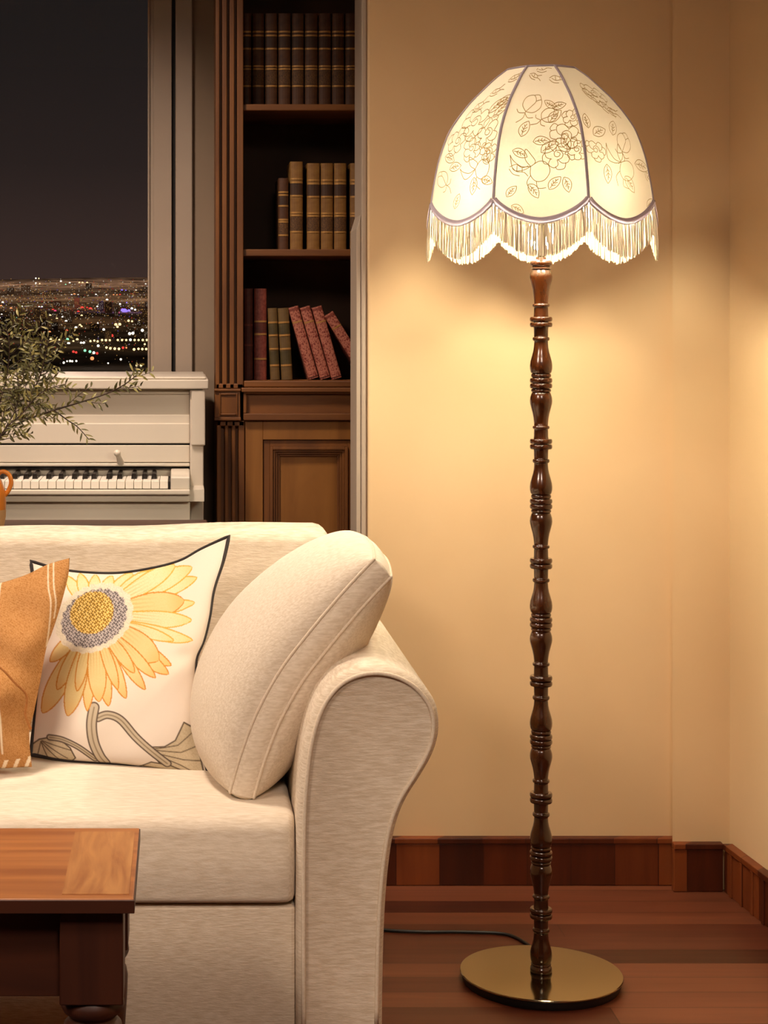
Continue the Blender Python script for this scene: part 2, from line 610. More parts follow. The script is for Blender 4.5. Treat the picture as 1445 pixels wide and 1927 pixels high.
LC = {'w': ('white', 'fff4e0', 2.2), 'a': ('amber', 'ffd79a', 2.0), 'r': ('red', 'ff4a40', 1.1), 'v': ('violet', '8a70ff', 1.8),
      'g': ('green', '9cffc4', 1.4), 'm': ('magenta', 'ff4a8a', 1.2), 'o': ('orange', 'ff9a60', 1.4)}
LM = {k: emit(v[0] + '_city_lamp', v[1], v[2]) for k, v in LC.items()}
lights = '''325,210,w,1.5;352,212,a,1.3;325,255,w,1.6;360,258,a,1.2;270,322,w,1.8;552,238,w,2;595,268,g,1.5;632,253,w,1.8;720,252,a,2;748,252,a,2;790,252,a,2.1;
650,362,w,1.7;675,358,o,2.4;708,362,w,1.6;870,360,w,2;965,362,w,1.6;1030,362,o,1.8;1060,362,o,1.6;1088,360,r,1.8;1232,322,w,1.9;1320,265,w,1.7;
970,408,w,2.6;1088,445,w,2;1150,432,v,1.6;1130,510,v,5.5;1112,502,v,4;1168,505,v,3;1105,320,v,2.2;1140,322,v,1.5;1072,522,m,2.4;1195,485,w,2.6;1225,495,w,2;882,468,w,2;915,487,w,1.8;
480,498,r,2.6;500,510,m,2.8;710,515,r,2.8;745,480,r,3.6;820,490,r,3.8;790,478,r,2;355,472,w,2;380,472,w,2.2;25,430,w,2.4;10,462,o,2.4;100,485,o,2.8;200,468,w,1.8;75,555,w,2.2;15,540,w,2;8,572,w,2.4;145,570,g,2;515,578,a,2.4;
570,565,w,3;600,602,w,3;630,605,a,2.8;650,565,a,2.2;740,550,a,2.4;725,636,a,2.6;740,648,a,2;688,658,w,2.7;605,685,r,2.8;450,698,o,2.6;385,600,a,2.8;415,602,a,2.8;455,550,a,2.6;1165,595,a,2.4;1197,600,a,1.9;1262,600,a,2.6;
1050,630,a,3;1085,628,a,3;1065,650,a,2.4;1175,712,w,3;1205,708,w,3;1290,682,w,3;1015,730,r,3;540,770,a,2.5;460,765,a,2.6;612,765,g,3;622,800,w,3;700,765,a,2.7;665,780,a,2;
1068,770,a,2.3;1106,770,a,2.3;1144,770,a,2.2;1182,768,w,2.6;1220,770,a,2.3;1256,770,a,2.2;1294,770,a,2.4;1330,770,a,2.3;760,795,w,2.6;735,795,w,2.2;820,780,a,2.2;855,775,a,2.1;885,782,a,2.2;925,770,a,2.3;960,772,a,2.4;995,772,a,2.2;890,822,w,2.6;
770,865,g,2.7;815,875,g,2.8;850,885,w,2.8;665,876,r,2.6;690,882,r,2.4;880,890,r,2.6;835,937,o,3.8;965,838,a,2.4;1000,845,a,2.6;1040,848,a,2.7;1078,850,a,2.6;1115,840,r,2.6;1145,840,o,1.8;
1215,855,a,2.7;1255,850,a,2.4;1290,852,a,2.5;1325,852,a,2.4;1312,808,a,2;578,975,w,2.3;608,962,w,1.7;635,960,w,2.2;655,962,w,2;692,960,w,2;1095,945,w,2.2;980,980,w,1.6;1240,1000,a,2.4;1278,1000,a,2.4;25,810,a,2.5;885,620,w,2;940,675,w,2.6'''
for px_, py_, up_, en_, c_ in ((-120, 532, 70, 150000, (1, .72, .58)), (130, 530, 70, 150000, (1, .72, .6)), (380, 530, 70, 150000, (1, .7, .62)), (60, 560, 40, 30000, (1, .72, .5)), (-60, 575, 30, 16000, (1, .7, .45)), (200, 560, 40, 26000, (1, .68, .55)), (236, 586, 5, 1500, (.45, .3, 1)),
                               (150, 600, 22, 6000, (1, .65, .4)), (260, 610, 18, 4000, (1, .7, .45)), (90, 640, 12, 1300, (1, .8, .55)), (215, 650, 9, 700, (1, .75, .5)), (157, 580, 6, 1400, (1, .3, .25)), (340, 560, 40, 26000, (1, .7, .5))):
    l_ = bpy.data.lights.new('hillside_fill', 'POINT')      # unseen light added to brighten the hillside, standing for a district's street lamps
    l_.energy, l_.color, l_.shadow_soft_size = en_ * .5, c_, .3
    o_ = bpy.data.objects.new('hillside_fill', l_)
    q_ = P(px_, py_, city_d(py_))
    o_.location = (q_.x, q_.y - up_ * .6, q_.z + up_)
    C.objects.link(o_)
where = lambda y: 'far ridge' if y < 560 else ('mid slope' if y < 612 else 'near slope')
for it in lights.replace('\n', '').split(';'):
    zx, zy, k, r = it.split(',')
    px, py, r = float(zx) * .2076, 480 + float(zy) * .2076, float(r)
    d = city_d(py)
    p = P(px, py, d)
    s = d / F
    b = MB()
    b.sphere(p, r * s * 0.95, 8, 6)
    b.cur = 1
    b.box(p.x - .2 * s, p.x + .2 * s, p.y - .2 * s, p.y + .2 * s, p.z - 6 * s, p.z - r * .7 * s)
    o = build('city_lamp', b, [LM[k], M['night_body']], smooth=180)
    lab = '%s street light glowing on the %s of the night city' % (LC[k][0], where(py))
    tag(o, lab, 'city light', lab.replace(' street light', ' lights'))
rng = random.Random(3)
car = MB()
for i in range(3600):
    py = rng.choice([rng.uniform(528, 690), rng.gauss(585, 30), rng.gauss(560, 20)])
    if not 524 < py < 698 or (py > 655 and rng.random() < .8):
        continue
    px = rng.uniform(-40, 300) if i < 1500 else rng.uniform(-1300, 900)
    d = city_d(py) * 0.99
    p = P(px, py, d)
    car.cur = rng.choices([0, 1, 2, 3], [4, 6, 2, 1])[0]
    car.sphere(p, rng.uniform(.35, 1.15) * d / F, 6, 4)
dim = [emit('faint_white', 'e8d8c0', .5), emit('faint_amber', 'e0a860', .5), emit('faint_red', 'c04030', .5), emit('faint_violet', '7058b0', .5)]
tag(build('city_glow', car, dim), 'carpet of countless faint lights between the brighter city lamps', 'city lights', kind='stuff')
for i in range(26):
    py = rng.uniform(540, 640)
    px = -20 + i * 12 + rng.uniform(-8, 8)
    if abs(px - 236) < 16:
        px += 40
    d = city_d(py)
    s = d / F
    p = P(px, py, d)
    hh, ww = rng.uniform(9, 22) * s, rng.uniform(4, 9) * s
    b = MB().box(p.x - ww, p.x + ww, d, d + ww * 2, p.z - 5 * s, p.z + hh)
    b.cur = 1
    for k in range(14):
        wx_, wz_ = p.x + rng.uniform(-.8, .8) * ww, p.z + rng.uniform(.1, .92) * hh
        b.box(wx_ - .45 * s, wx_ + .45 * s, d - .1 * s, d, wz_ - .4 * s, wz_ + .4 * s)
    o = build('city_building', b, [M['night_body'], rng.choice(dim[:2])])
    tag(o, 'dark blocky building with a few faint windows in the night city', 'building', 'dark buildings of the night city')

# ------------------------------------------------------------------ bookcase in the niche
DB = 4.65                                   # its front
DBK = 5.0
sc_b = F / DB
bx = lambda px, d=DB: (px - PX) * d / F
bz = lambda py, d=DB: H - (py - PY) * d / F
xR = 0.595
bk = thing('bookcase', 'tall dark walnut bookcase with fluted pilaster, standing in the niche beside the cream wall', 'bookcase', (0.34, 4.8, 0))
xa, xb = bx(406), bx(458)
ztop = 2.45
b = MB().box(xa + .002, xa + 0.024, DB + 0.05, DBK, 0, ztop)
b.box(xR - 0.022, xR, DB + 0.02, DBK, 0, ztop)
b.box(xa + .024, xR - .022, DB + 0.02, DBK, ztop - .03, ztop)
build('side_panel', b, M['walnut'], bk, bevel=0.002)
build('back_panel', MB().box(xa + 0.025, xR - 0.023, DBK - 0.015, DBK, 0, ztop - .031), M['walnut_back'], bk)


def pilaster(name, x0, x1, z0, z1, flutes, end0, end1):
    m = MB()
    m.box(x0, x1, DB + 0.022, DB + 0.049, z0, z1)           # ground behind the flutes
    xs = [x0]
    for a, c in flutes:
        xs += [bx(a), bx(c)]
    xs.append(x1)
    for i in range(0, len(xs), 2):
        m.box(xs[i], xs[i + 1], DB, DB + 0.022, z0, z1)
    if end0:
        m.box(x0, x1, DB, DB + 0.022, z0, z0 + end0)
    if end1:
        m.box(x0, x1, DB, DB + 0.022, z1 - end1, z1)
    return build(name, m, M['walnut'], bk, bevel=0.002)


pilaster('upper_pilaster', xa, xb, bz(731), ztop, [(413, 418), (427, 432), (441, 446)], bz(722) - bz(731), .05)
pilaster('lower_pilaster', bx(408), bx(460), 0.0, bz(792), [(416, 423), (429.5, 436), (443, 449)], .05, bz(790) - bz(800))
m = MB().box(bx(404), bx(452), DB - 0.008, DB + 0.045, bz(788), bz(734))
m.box(bx(403), bx(453), DB - 0.014, DB + 0.02, bz(736), bz(731.5))
m.box(bx(403), bx(453), DB - 0.014, DB + 0.02, bz(791), bz(785))
for a, c, e0, e1 in ((412, 415, 781, 740), (444, 447, 781, 740), (415, 444, 743, 740), (415, 444, 781, 778)):
    m.box(bx(a), bx(c), DB - 0.012, DB - 0.006, bz(e0), bz(e1))
build('plinth_block', m, M['walnut'], bk, bevel=0.0015)
for y0, y1 in ((196, 208), (469, 482)):
    o = build('shelf', MB().box(xb - .01, xR - .024, DB + 0.012, DBK - .016, bz(y1, 4.662), bz(y0, 4.662)), M['walnut_h'], bk, bevel=0.002)
build('counter', MB().box(xb + .001, xR - .024, DB + 0.002, DBK - .016, bz(729), bz(716.5)), M['walnut_h'], bk, bevel=0.003)
m = MB()
m.box(bx(458), xR - .024, DB + 0.012, DB + 0.04, bz(790), bz(730))
m.box(bx(454), xR - .024, DB - 0.008, DB + 0.012, bz(738), bz(729.5))
m.box(bx(458), xR - .024, DB - 0.002, DB + 0.012, bz(741), bz(738))
m.box(bx(458), bx(464), DB - 0.002, DB + 0.012, bz(778), bz(741))
m.box(bx(458), xR - .024, DB - 0.008, DB + 0.012, bz(791), bz(778))
build('frieze', m, M['walnut_h'], bk, bevel=0.002)
m = MB()
zb0 = 0.06
m.box(bx(461), bx(495), DB + 0.006, DB + 0.03, zb0, bz(792))
m.box(bx(495), bx(690), DB + 0.006, DB + 0.03, bz(828), bz(792))
m.box(bx(668), xR - .024, DB + 0.006, DB + 0.03, zb0, bz(792))
build('face_frame', m, M['walnut_panel'], bk, bevel=0.0015)
dr = MB()
dx0, dx1, dzt = bx(496), bx(667), bz(829)
steps = [(0, .016, .012), (.016, .024, .006), (.024, .030, .011), (.030, .036, .016), (.036, .042, .021)]
for i0, i1, rec in steps:
    y0 = DB + rec
    dr.box(dx0 + i0, dx0 + i1, y0, DB + .034, zb0, dzt - i0)
    dr.box(dx1 - i1, dx1 - i0, y0, DB + .034, zb0, dzt - i0)
    dr.box(dx0 + i1, dx1 - i1, y0, DB + .034, dzt - i1, dzt - i0)
door = build('door', dr, M['walnut'], bk, bevel=0.001)
build('door_panel', MB().box(dx0 + .042, dx1 - .042, DB + .026, DB + .034, zb0, dzt - .042), M['walnut_panel'], door)

# ---- books
def wood_like(n, a, b_, s=(40, 40, 60)):
    return mat(n, a, b_, rough=0.55, scale=s)


BM = {'brown': wood_like('brown_calf', '482810', '573418'), 'tan': wood_like('tan_calf', '805826', '926a32'),
      'gold': mat('gilt', 'b98a4a', rough=0.4, metal=0.3), 'dark': wood_like('dark_leather_label', '38200f', '432812'),
      'mottle': mat('mottled_label', '6d4a22', '3d2410', rough=.6, scale=(260, 260, 260)),
      'olive': wood_like('olive_cloth', '5c4522', '6c5228'), 'olive_dark': wood_like('olive_label', '3f3314', '4d3f1b'),
      'maroon': wood_like('maroon_leather', '4e1f16', '62291c'), 'maroon_pale': mat('red_marbled_leather', '6e2a20', '8a4636', rough=.55, scale=(180, 180, 120)),
      'pink': mat('pink_floral_cloth', 'b5705a', '6f1f18', rough=.6, scale=(230, 230, 230), ramp=(.45, .62)),
      'pages': mat('page_edges', 'a98c62', 'bda077', rough=.9, scale=(900, 5, 5))}


def book(name, label, group, px0, px1, ytop, ybot, d, depth, cover, bands=(), patches=(), lean=0.0, height=None, zbase=None):
    """px0..px1 is the spine's width; bands and patches are fractions of the height from the top"""
    s = d / F
    wd = (px1 - px0) * s
    p = P(px0, ybot, d)
    if zbase is not None:
        p.z = zbase
    hh = height if height else H - (ytop - PY) * s - p.z
    r = thing(name, label, 'book', p, group)
    r.rotation_euler = (0, -lean, 0)
    m = MB()
    n = 8
    arc = [(wd / 2 - wd / 2 * math.cos(math.pi * k / n), .006 - .006 * math.sin(math.pi * k / n)) for k in range(n + 1)]
    out = arc + [(wd, depth), (wd - .0022, depth), (wd - .0022, .009), (.0022, .009), (.0022, depth), (0, depth)]
    k = len(out)
    m.add([(x, y, 0) for x, y in out] + [(x, y, hh) for x, y in out],
          [(i, (i + 1) % k, (i + 1) % k + k, i + k) for i in range(k)] + [tuple(range(k)), tuple(range(k, 2 * k))])
    build('cover', m, cover, r, world=False)
    build('page_block', MB().box(.0024, wd - .0024, .0095, depth - .003, .002, hh - .003), BM['pages'], r, world=False)

    def strip(z0, z1, off, mt, nm, lab=None):
        q = MB()
        ar = [(wd / 2 - (wd / 2 + .0002) * math.cos(math.pi * t / n), .006 - (.006 + off) * math.sin(math.pi * t / n)) for t in range(n + 1)]
        k2 = n + 1
        q.add([(x, y, z0) for x, y in ar] + [(x, y, z1) for x, y in ar], [(i, i + 1, i + 1 + k2, i + k2) for i in range(n)] +
              [tuple(range(k2)), tuple(range(k2, 2 * k2)), (0, n, n + k2, k2)])
        build(nm, q, mt, r, world=False)
    for f in bands:
        strip(hh * (1 - f) - .0022, hh * (1 - f) + .0022, .0016, BM['gold'] if cover is not BM['maroon'] else BM['maroon_pale'], 'spine_band')
    for f0, f1, mt in patches:
        strip(hh * (1 - f1), hh * (1 - f0), .0006, mt, 'title_label')
    return r


zs1, zs2, zs3 = bz(196, 4.662) + .0004, bz(469, 4.662) + .0004, bz(716.5) + .0004
ordn = ['first', 'second', 'third', 'fourth', 'fifth', 'sixth', 'seventh', 'eighth', 'ninth']
edges = [(457.5, 473), (475, 497), (499, 522), (524, 547), (549.5, 572), (574, 598), (600, 623), (625, 648), (650, 674)]
for i, (a, c) in enumerate(edges):
    book('leather_book', 'brown leather book, %s from the left on the top shelf' % ordn[i], 'brown leather set on the top shelf', a, c, 25, 194, 4.74, .16,
         BM['brown'], (.195, .235, .375, .56, .59, .77), ((.25, .36, BM['dark']), (.61, .75, BM['mottle'])), zbase=zs1)
mid = [(524, 543, 335, 'shorter tan leather book, leftmost on the middle shelf'),
       (546, 570, 304, 'tallest tan leather book, second from the left on the middle shelf'),
       (578, 602, 307, 'tan leather book just right of the gap beside the tallest one on the middle shelf'),
       (604, 627, 307, 'tan leather book in the middle of the right-hand three on the middle shelf'),
       (629, 652, 307, 'tan leather book, last of the tight three before the second gap on the middle shelf'),
       (659, 684, 307, 'tan leather book, rightmost on the middle shelf beside the white casing')]
for a, c, t, lb in mid:
    book('leather_book', lb, 'tan leather books on the middle shelf', a, c, t, 468, 4.74, .16, BM['tan'] if t < 330 else BM['brown'],
         (.195, .235, .385, .575, .605, .79), ((.245, .375, BM['dark']), (.62, .78, BM['mottle'])), zbase=zs2)
book('leather_book', 'tall dark maroon book, leftmost on the lowest shelf', 'maroon books on the lowest shelf', 459.5, 476, 543, 716, 4.72, .17, BM['maroon'], (.4, .62), zbase=zs3)
book('leather_book', 'tall reddish marbled book, second from the left on the lowest shelf', 'maroon books on the lowest shelf', 478, 502, 543, 716, 4.72, .17,
     BM['maroon_pale'], (.36, .5, .77), ((.37, .48, BM['maroon']),), zbase=zs3)
book('cloth_book', 'olive brown book standing just right of the marbled red book', 'olive books on the lowest shelf', 509, 527, 580, 716, 4.72, .15, BM['olive'],
     (.2, .38, .57, .8), ((.22, .36, BM['olive_dark']), (.6, .78, BM['olive_dark'])), lean=math.radians(2.3), zbase=zs3)
book('cloth_book', 'olive brown book next to the leaning pink patterned books', 'olive books on the lowest shelf', 530, 551, 580, 716, 4.72, .15, BM['olive'],
     (.2, .38, .57, .8), ((.22, .36, BM['olive_dark']), (.6, .78, BM['olive_dark'])), lean=math.radians(3.2), zbase=zs3)
for a, an, lb in ((581, 16, 'pink floral book leaning left against the olive books'), (603, 16, 'pink floral book, middle of the three leaning together'),
                  (624.5, 15.6, 'pink floral book, rightmost of the three leaning together'),
                  (683.5, 31.6, 'pink floral book tilted steeply alone beside the white casing')):
    book('floral_book', lb, 'pink floral books on the lowest shelf', a, a + 19.5, 578, 716, 4.72, .13, BM['pink'], (), ((.02, .05, BM['maroon_pale']), (.2, .22, BM['gold']), (.97, .985, BM['maroon'])),
         lean=math.radians(an), height=.192, zbase=zs3)

# ------------------------------------------------------------------ piano
DP = 4.5
qx = lambda px, d=DP: (px - PX) * d / F
qz = lambda py, d=DP: H - (py - PY) * d / F
pn = thing('piano', 'white upright piano with open keyboard standing below the window', 'piano', (-0.7, 4.8, 0))
XP0 = -1.42
xc0, xc1 = qx(357), qx(383)
L = MB()
xl = qx(397)
prof = [(0, 0), (0, -.004), (.006, -.009), (.006, -.026), (.03, -.033)]
L.box(XP0 - .02, xl - .006, DP - .016, 5.06, qz(732), qz(714))
L.box(XP0 - .02, xl - .012, DP - .009, 5.06, qz(714), qz(709))
build('lid', L, M['piano'], pn, bevel=0.006, seg=3)
m = MB().box(xc0 + .0005, xc1, DP - .004, 5.05, 0.03, qz(733))
m.box(xc0 + .004, xc1 + .004, DP - .012, DP - .0035, qz(838), qz(734))
build('side_panel', MB().box(XP0, XP0 + .035, DP - .004, 5.05, 0.03, qz(733)), M['piano'], pn, bevel=0.003)
build('side_panel', m, M['piano'], pn, bevel=0.003)
m = MB().box(XP0 + .036, xc0, DP + .017, DP + .05, qz(833), qz(733))
m.box(XP0 + .036, xc0, DP + .010, DP + .03, qz(742), qz(737))
m.box(XP0 + .036, xc0, DP + .013, DP + .03, qz(835, DP), qz(781))
m.box(XP0 + .036, xc0, DP + .010, DP + .03, qz(835, DP), qz(797))
build('upper_panel', m, M['piano'], pn, bevel=0.002)
build('panel_gap', MB().box(XP0 + .036, xc0, DP + .03, DP + .06, qz(838), qz(833)), M['piano_dark'], pn)
m = MB().box(XP0 + .036, xc0, DP + .012, DP + .05, qz(871), qz(838))
m.box(XP0 + .036, xc0, DP + .004, DP + .04, qz(878), qz(872))
fb = build('fallboard', m, M['piano'], pn, bevel=0.002)
k = MB()
kc = P(221, 852, DP)
k.sphere((kc.x, DP - .012, kc.z), .0085, 16, 10)
pts = [(kc.x, DP - .012, kc.z), (kc.x + .004, DP - .004, kc.z - .012), (kc.x + .008, DP + .011, kc.z - .027)]
k.tube(pts, [.006, .0065, .0095], 12)
build('knob', k, M['piano'], fb, smooth=50)
build('keyboard_gap', MB().box(XP0 + .036, xc0, DP + .02, DP + .06, qz(884), qz(878.5)), M['piano_dark'], pn)
# the keyboard stands out from the case
KY0, KY1 = DP - .13, DP + .03
kz = H - (905 - PY) * KY0 / F
keyscale = F / KY0
m = MB().box(XP0 + .036, xc0, DP + .03, DP + .05, kz - .05, qz(884))
build('key_backboard', m, M['piano'], pn)
build('key_bed', MB().box(XP0, xc1, KY0 + .01, DP + .029, kz - .05, kz - .022), M['piano'], pn)
kx_end = (316.5 - PX) * KY0 / F
kw = 16.2 / keyscale
for i in range(52):
    x1 = kx_end - i * kw
    if x1 - kw < XP0 + .05:
        break
    build('white_key', MB().box(x1 - kw + .0006, x1 - .0006, KY0, KY1, kz - .019, kz), M['ivory'], pn, bevel=0.0012)
bks = [290, 273, 253, 225, 204.5, 177, 160, 140, 116, 91.5, 66, 50, 28, 4]
step = 0
pat = [290, 272, 252, 225, 205, 177, 160, 140, 115, 92, 66, 49, 28, 3]
for i in range(36):
    pxk = pat[i] if i < len(pat) else pat[-1] - (i - len(pat) + 1) * 24 - 4
    x = (pxk - PX) * (KY0 + .06) / F
    if x < XP0 + .06:
        break
    build('black_key', MB().prism([(x - .0068, kz - .002), (x + .0068, kz - .002), (x + .005, kz + .0135), (x - .005, kz + .0135)], KY0 + .055, KY1), M['ebony'], pn, bevel=0.002)
cb = MB()
cpts = [(KY0 - .006, kz - .022), (DP + .02, kz - .022), (DP + .02, qz(882)), (DP - .06, qz(885)), (DP - .09, H - (893 - PY) * (DP - .09) / F), (KY0 - .006, H - (897 - PY) * KY0 / F)]
x0, x1 = (321 - PX) * KY0 / F, xc0
n_ = len(cpts)
cb.add([(x0, y, z) for y, z in cpts] + [(x1, y, z) for y, z in cpts], [tuple(range(n_)), tuple(range(n_, 2 * n_))] + [(i, (i + 1) % n_, (i + 1) % n_ + n_, i + n_) for i in range(n_)])
build('key_block', cb, M['piano'], pn, bevel=0.004, seg=3)
build('key_gap', MB().box(kx_end + .0005, x0 - .0005, KY0 + .004, KY1, kz - .02, kz - .002), M['piano_dark'], pn)
sl = MB()
zsl = H - (922 - PY) * (KY0 - .012) / F
sl.box(XP0, xc0, KY0 - .014, KY0 - .001, zsl - .012, zsl + .0005)
sl.box(XP0, xc0, KY0 - .004, KY0 + .0095, kz - .05, zsl - .004)
build('key_slip', sl, M['piano'], pn, bevel=0.003)
m = MB().box(XP0, xc0, KY0 + .012, KY0 + .03, .52, kz - .0505)
m.box(XP0, xc0, KY0 + .008, KY0 + .012, .52, H - (954.5 - PY) * KY0 / F)
build('lower_panel', m, M['piano'], pn, bevel=0.002)
m = MB().box(XP0 + .036, xc0, DP + .06, DP + .08, .03, .519)
m.box(XP0, xc1, KY0 + .02, 5.0, .0, .029)
build('kickboard', m, M['piano'], pn, bevel=0.002)
m = MB()
for x in (xc0 - .02, XP0 + .02):
    m.box(x - .03, x + .03, KY0 + .03, KY0 + .09, .03, .519)
build('front_leg', m, M['piano'], pn, bevel=0.004)

# ------------------------------------------------------------------ console table behind the sofa, jug and branches
ct_z = 0.731
xe = (390 - PX) * 3.98 / F
ct = thing('console_table', 'narrow dark wooden console table right behind the sofa back', 'table', (-0.6, 3.83, 0))
build('table_top', MB().box(-1.3, xe, 3.68, 3.99, ct_z - .022, ct_z), M['table_dark_h'], ct, bevel=0.003)
build('apron', MB().box(-1.26, xe - .04, 3.71, 3.96, ct_z - .1, ct_z - .0225), M['table_dark_h'], ct, bevel=0.002)
for x in (-1.25, xe - .08):
    for y in (3.71, 3.92):
        build('leg', MB().box(x, x + .04, y, y + .04, 0, ct_z - .1005), M['table_dark'], ct, bevel=0.003)

DJ = 3.82
jc = P(-31, 980, DJ)
jz = lambda y: H - (y - PY) * DJ / F
jug = thing('jug', 'orange glazed jug with a loop handle standing behind the sofa at the left edge', 'jug', (jc.x, DJ, ct_z))
prof = [(.028, ct_z + .0005), (.042, ct_z + .001), (.0465, jz(972)), (.047, jz(958))]
build('lower_body', MB().lathe(prof, jc.x, DJ, 40), M['jug_low'], jug, smooth=50)
prof = [(.0471, jz(958)), (.0472, jz(940)), (.046, jz(925)), (.038, jz(905)), (.027, jz(888)), (.024, jz(868)), (.028, jz(850)), (.0335, jz(842)), (.031, jz(842)), (.022, jz(868)), (.024, jz(888)), (.034, jz(905)), (.043, jz(930)), (.043, jz(957))]
build('upper_body', MB().lathe(prof, jc.x, DJ, 40, cap=False), M['jug'], jug, smooth=60)
hp = [P(-8, 900, DJ), P(0, 889, DJ), P(9, 888, DJ), P(18, 895, DJ), P(21, 908, DJ), P(17, 921, DJ), P(10, 931, DJ), P(2, 938, DJ)]
hp = [Vector(p) for p in catmull(hp, 5)]
build('handle', MB().tube(hp, .0048, 10), M['jug'], jug, smooth=180)

branches = [
    ([(-34, 900), (-20, 850), (10, 812), (36, 796), (61, 786), (105, 771), (145, 759), (200, 741), (235, 723), (259, 704)], 3.80, .0019, 1, 'branch with the long stem reaching right across the piano to the window frame'),
    ([(-30, 900), (-14, 830), (2, 795), (18, 767), (41, 755), (67, 758), (99, 772), (128, 791), (146, 804), (168, 827)], 3.83, .0016, 2, 'branch arching over and drooping right in front of the piano panel'),
    ([(-28, 900), (-12, 850), (5, 819), (32, 788), (50, 756), (66, 728), (76, 706), (86, 668), (92, 640)], 3.78, .0016, 3, 'upright branch with the rightmost dense crown against the city lights'),
    ([(-34, 900), (-22, 830), (-4, 785), (20, 750), (42, 716), (56, 690), (64, 655), (60, 612)], 3.85, .0018, 3, 'upright branch with the tallest dense crown against the city lights'),
    ([(-38, 900), (-30, 840), (-14, 790), (4, 745), (14, 700), (18, 650), (10, 610)], 3.81, .0016, 3, 'leafy branch rising along the left edge of the picture'),
    ([(-34, 900), (-24, 860), (-6, 832), (14, 802), (40, 780), (70, 745), (96, 730), (125, 722)], 3.75, .0013, 4, 'short pale branch with leaves fanning in front of the piano lid'),
    ([(-40, 900), (-30, 870), (-12, 842), (0, 822), (14, 800), (30, 770), (36, 735), (30, 700)], 3.77, .0014, 3, 'low bushy branch just above the orange jug'),
]
lr = random.Random(5)


def leaf(mb, p, dr, nrm, ln, wd):
    dr = dr.normalized()
    sd = dr.cross(nrm).normalized()
    up = sd.cross(dr)
    v = [p]
    for t, k in ((.25, .8), (.55, 1.0), (.8, .6)):
        c = p + dr * ln * t + up * ln * .10 * math.sin(t * 3)
        v += [c - sd * wd * k + up * wd * .35, c, c + sd * wd * k + up * wd * .35]
    v.append(p + dr * ln - up * ln * .04)
    f = [(0, 1, 2), (0, 2, 3), (1, 4, 5, 2), (2, 5, 6, 3), (4, 7, 8, 5), (5, 8, 9, 6), (7, 10, 8), (8, 10, 9)]
    mb.add(v, f)


for pts, d, rad, dens, lb in branches:
    w3 = []
    for i, (x, y) in enumerate(pts):
        w3.append(P(x, y, d if i > 0 else DJ) + Vector((0, lr.uniform(-.01, .01) if i > 1 else 0, 0)))
    path = [Vector(q) for q in catmull(w3, 8)]
    N = len(path)
    o = thing('olive_branch', 'olive ' + lb, 'branch', path[0], 'olive branches in the orange jug')
    sm = MB().tube(path, [rad * 1.35 * (1.15 - .75 * i / N) for i in range(N)], 6)
    lm = MB()
    twigs = [(path, .3)]
    if dens == 3:
        for t0, sgn, ln in [(t, s, l) for t in (.38, .46, .54, .62, .70, .78, .86, .93) for s, l in ((1, .07), (-1, .07))]:
            i = int(t0 * (N - 1))
            p0 = path[i]
            ax = (path[min(i + 1, N - 1)] - path[max(i - 1, 0)]).normalized()
            sd = Vector((ax.z, 0, -ax.x)) * sgn
            ln *= lr.uniform(.6, 1.2)
            tw = [p0 + ax * ln * .75 * s + sd * ln * (s * .85 - .25 * s * s) + Vector((0, lr.uniform(-.02, .02) * s, -.012 * s * s)) for s in (0, .2, .4, .6, .8, 1)]
            sm.tube(tw, [.0009, .0008, .0007, .0006, .0005, .0004], 5)
            twigs.append((tw, .15))
    else:
        spots = {1: [(.42, 1, .06), (.47, -1, .05), (.62, 1, .075), (.70, -1, .05), (.85, -1, .06), (.93, 1, .05), (.97, -1, .05)], 2: [(.45, 1, .05), (.62, -1, .04), (.3, 1, .06)],
                 4: [(.35, 1, .06), (.5, -1, .05), (.65, 1, .05), (.8, 1, .06), (.9, -1, .04)]}[dens]
        for t0, sgn, ln in spots:
            i = int(t0 * (N - 1))
            p0 = path[i]
            ax = (path[min(i + 1, N - 1)] - path[max(i - 1, 0)]).normalized()
            sd = Vector((-ax.z, 0, ax.x)) * sgn
            tw = [p0 + ax * ln * .85 * s + sd * ln * .5 * (s - .3 * s * s) + Vector((0, lr.uniform(-.01, .01) * s, 0)) for s in (0, .25, .5, .75, 1)]
            sm.tube(tw, [.0009, .0008, .0007, .0006, .0004], 5)
            twigs.append((tw, .1))
    build('stem', sm, M['twig'], o, smooth=180)
    for tw, st in twigs:
        tot = sum((Vector(tw[i + 1]) - Vector(tw[i])).length for i in range(len(tw) - 1))
        nl = int(tot * (1 - st) / (.0074 if dens == 3 else .0072))
        for k in range(nl):
            t = st + (1 - st) * (k + .5) / nl
            if tw is path and dens in (1, 2) and t < .55:
                if lr.random() < .55:
                    continue
            f = t * (len(tw) - 1)
            i = min(int(f), len(tw) - 2)
            p0 = Vector(tw[i]).lerp(Vector(tw[i + 1]), f - i)
            ax = (Vector(tw[i + 1]) - Vector(tw[i])).normalized()
            sgn = 1 if k % 2 else -1
            sd = Vector((ax.z, 0, -ax.x)) * sgn
            dr = ax * lr.uniform(.5, .9) + sd * lr.uniform(.55, 1.0) + Vector((0, lr.uniform(-.5, .5), -.15))
            lm.cur = 0 if lr.random() < (.75 if dens == 3 else .5) else 1
            leaf(lm, p0, dr, Vector((lr.uniform(-.5, .5), -1, lr.uniform(-.2, .9))), lr.uniform(.013, .023), lr.uniform(.0018, .0028))
    tag(build('leaves', lm, [M['leaf'], M['leaf_pale']], o), kind='stuff')

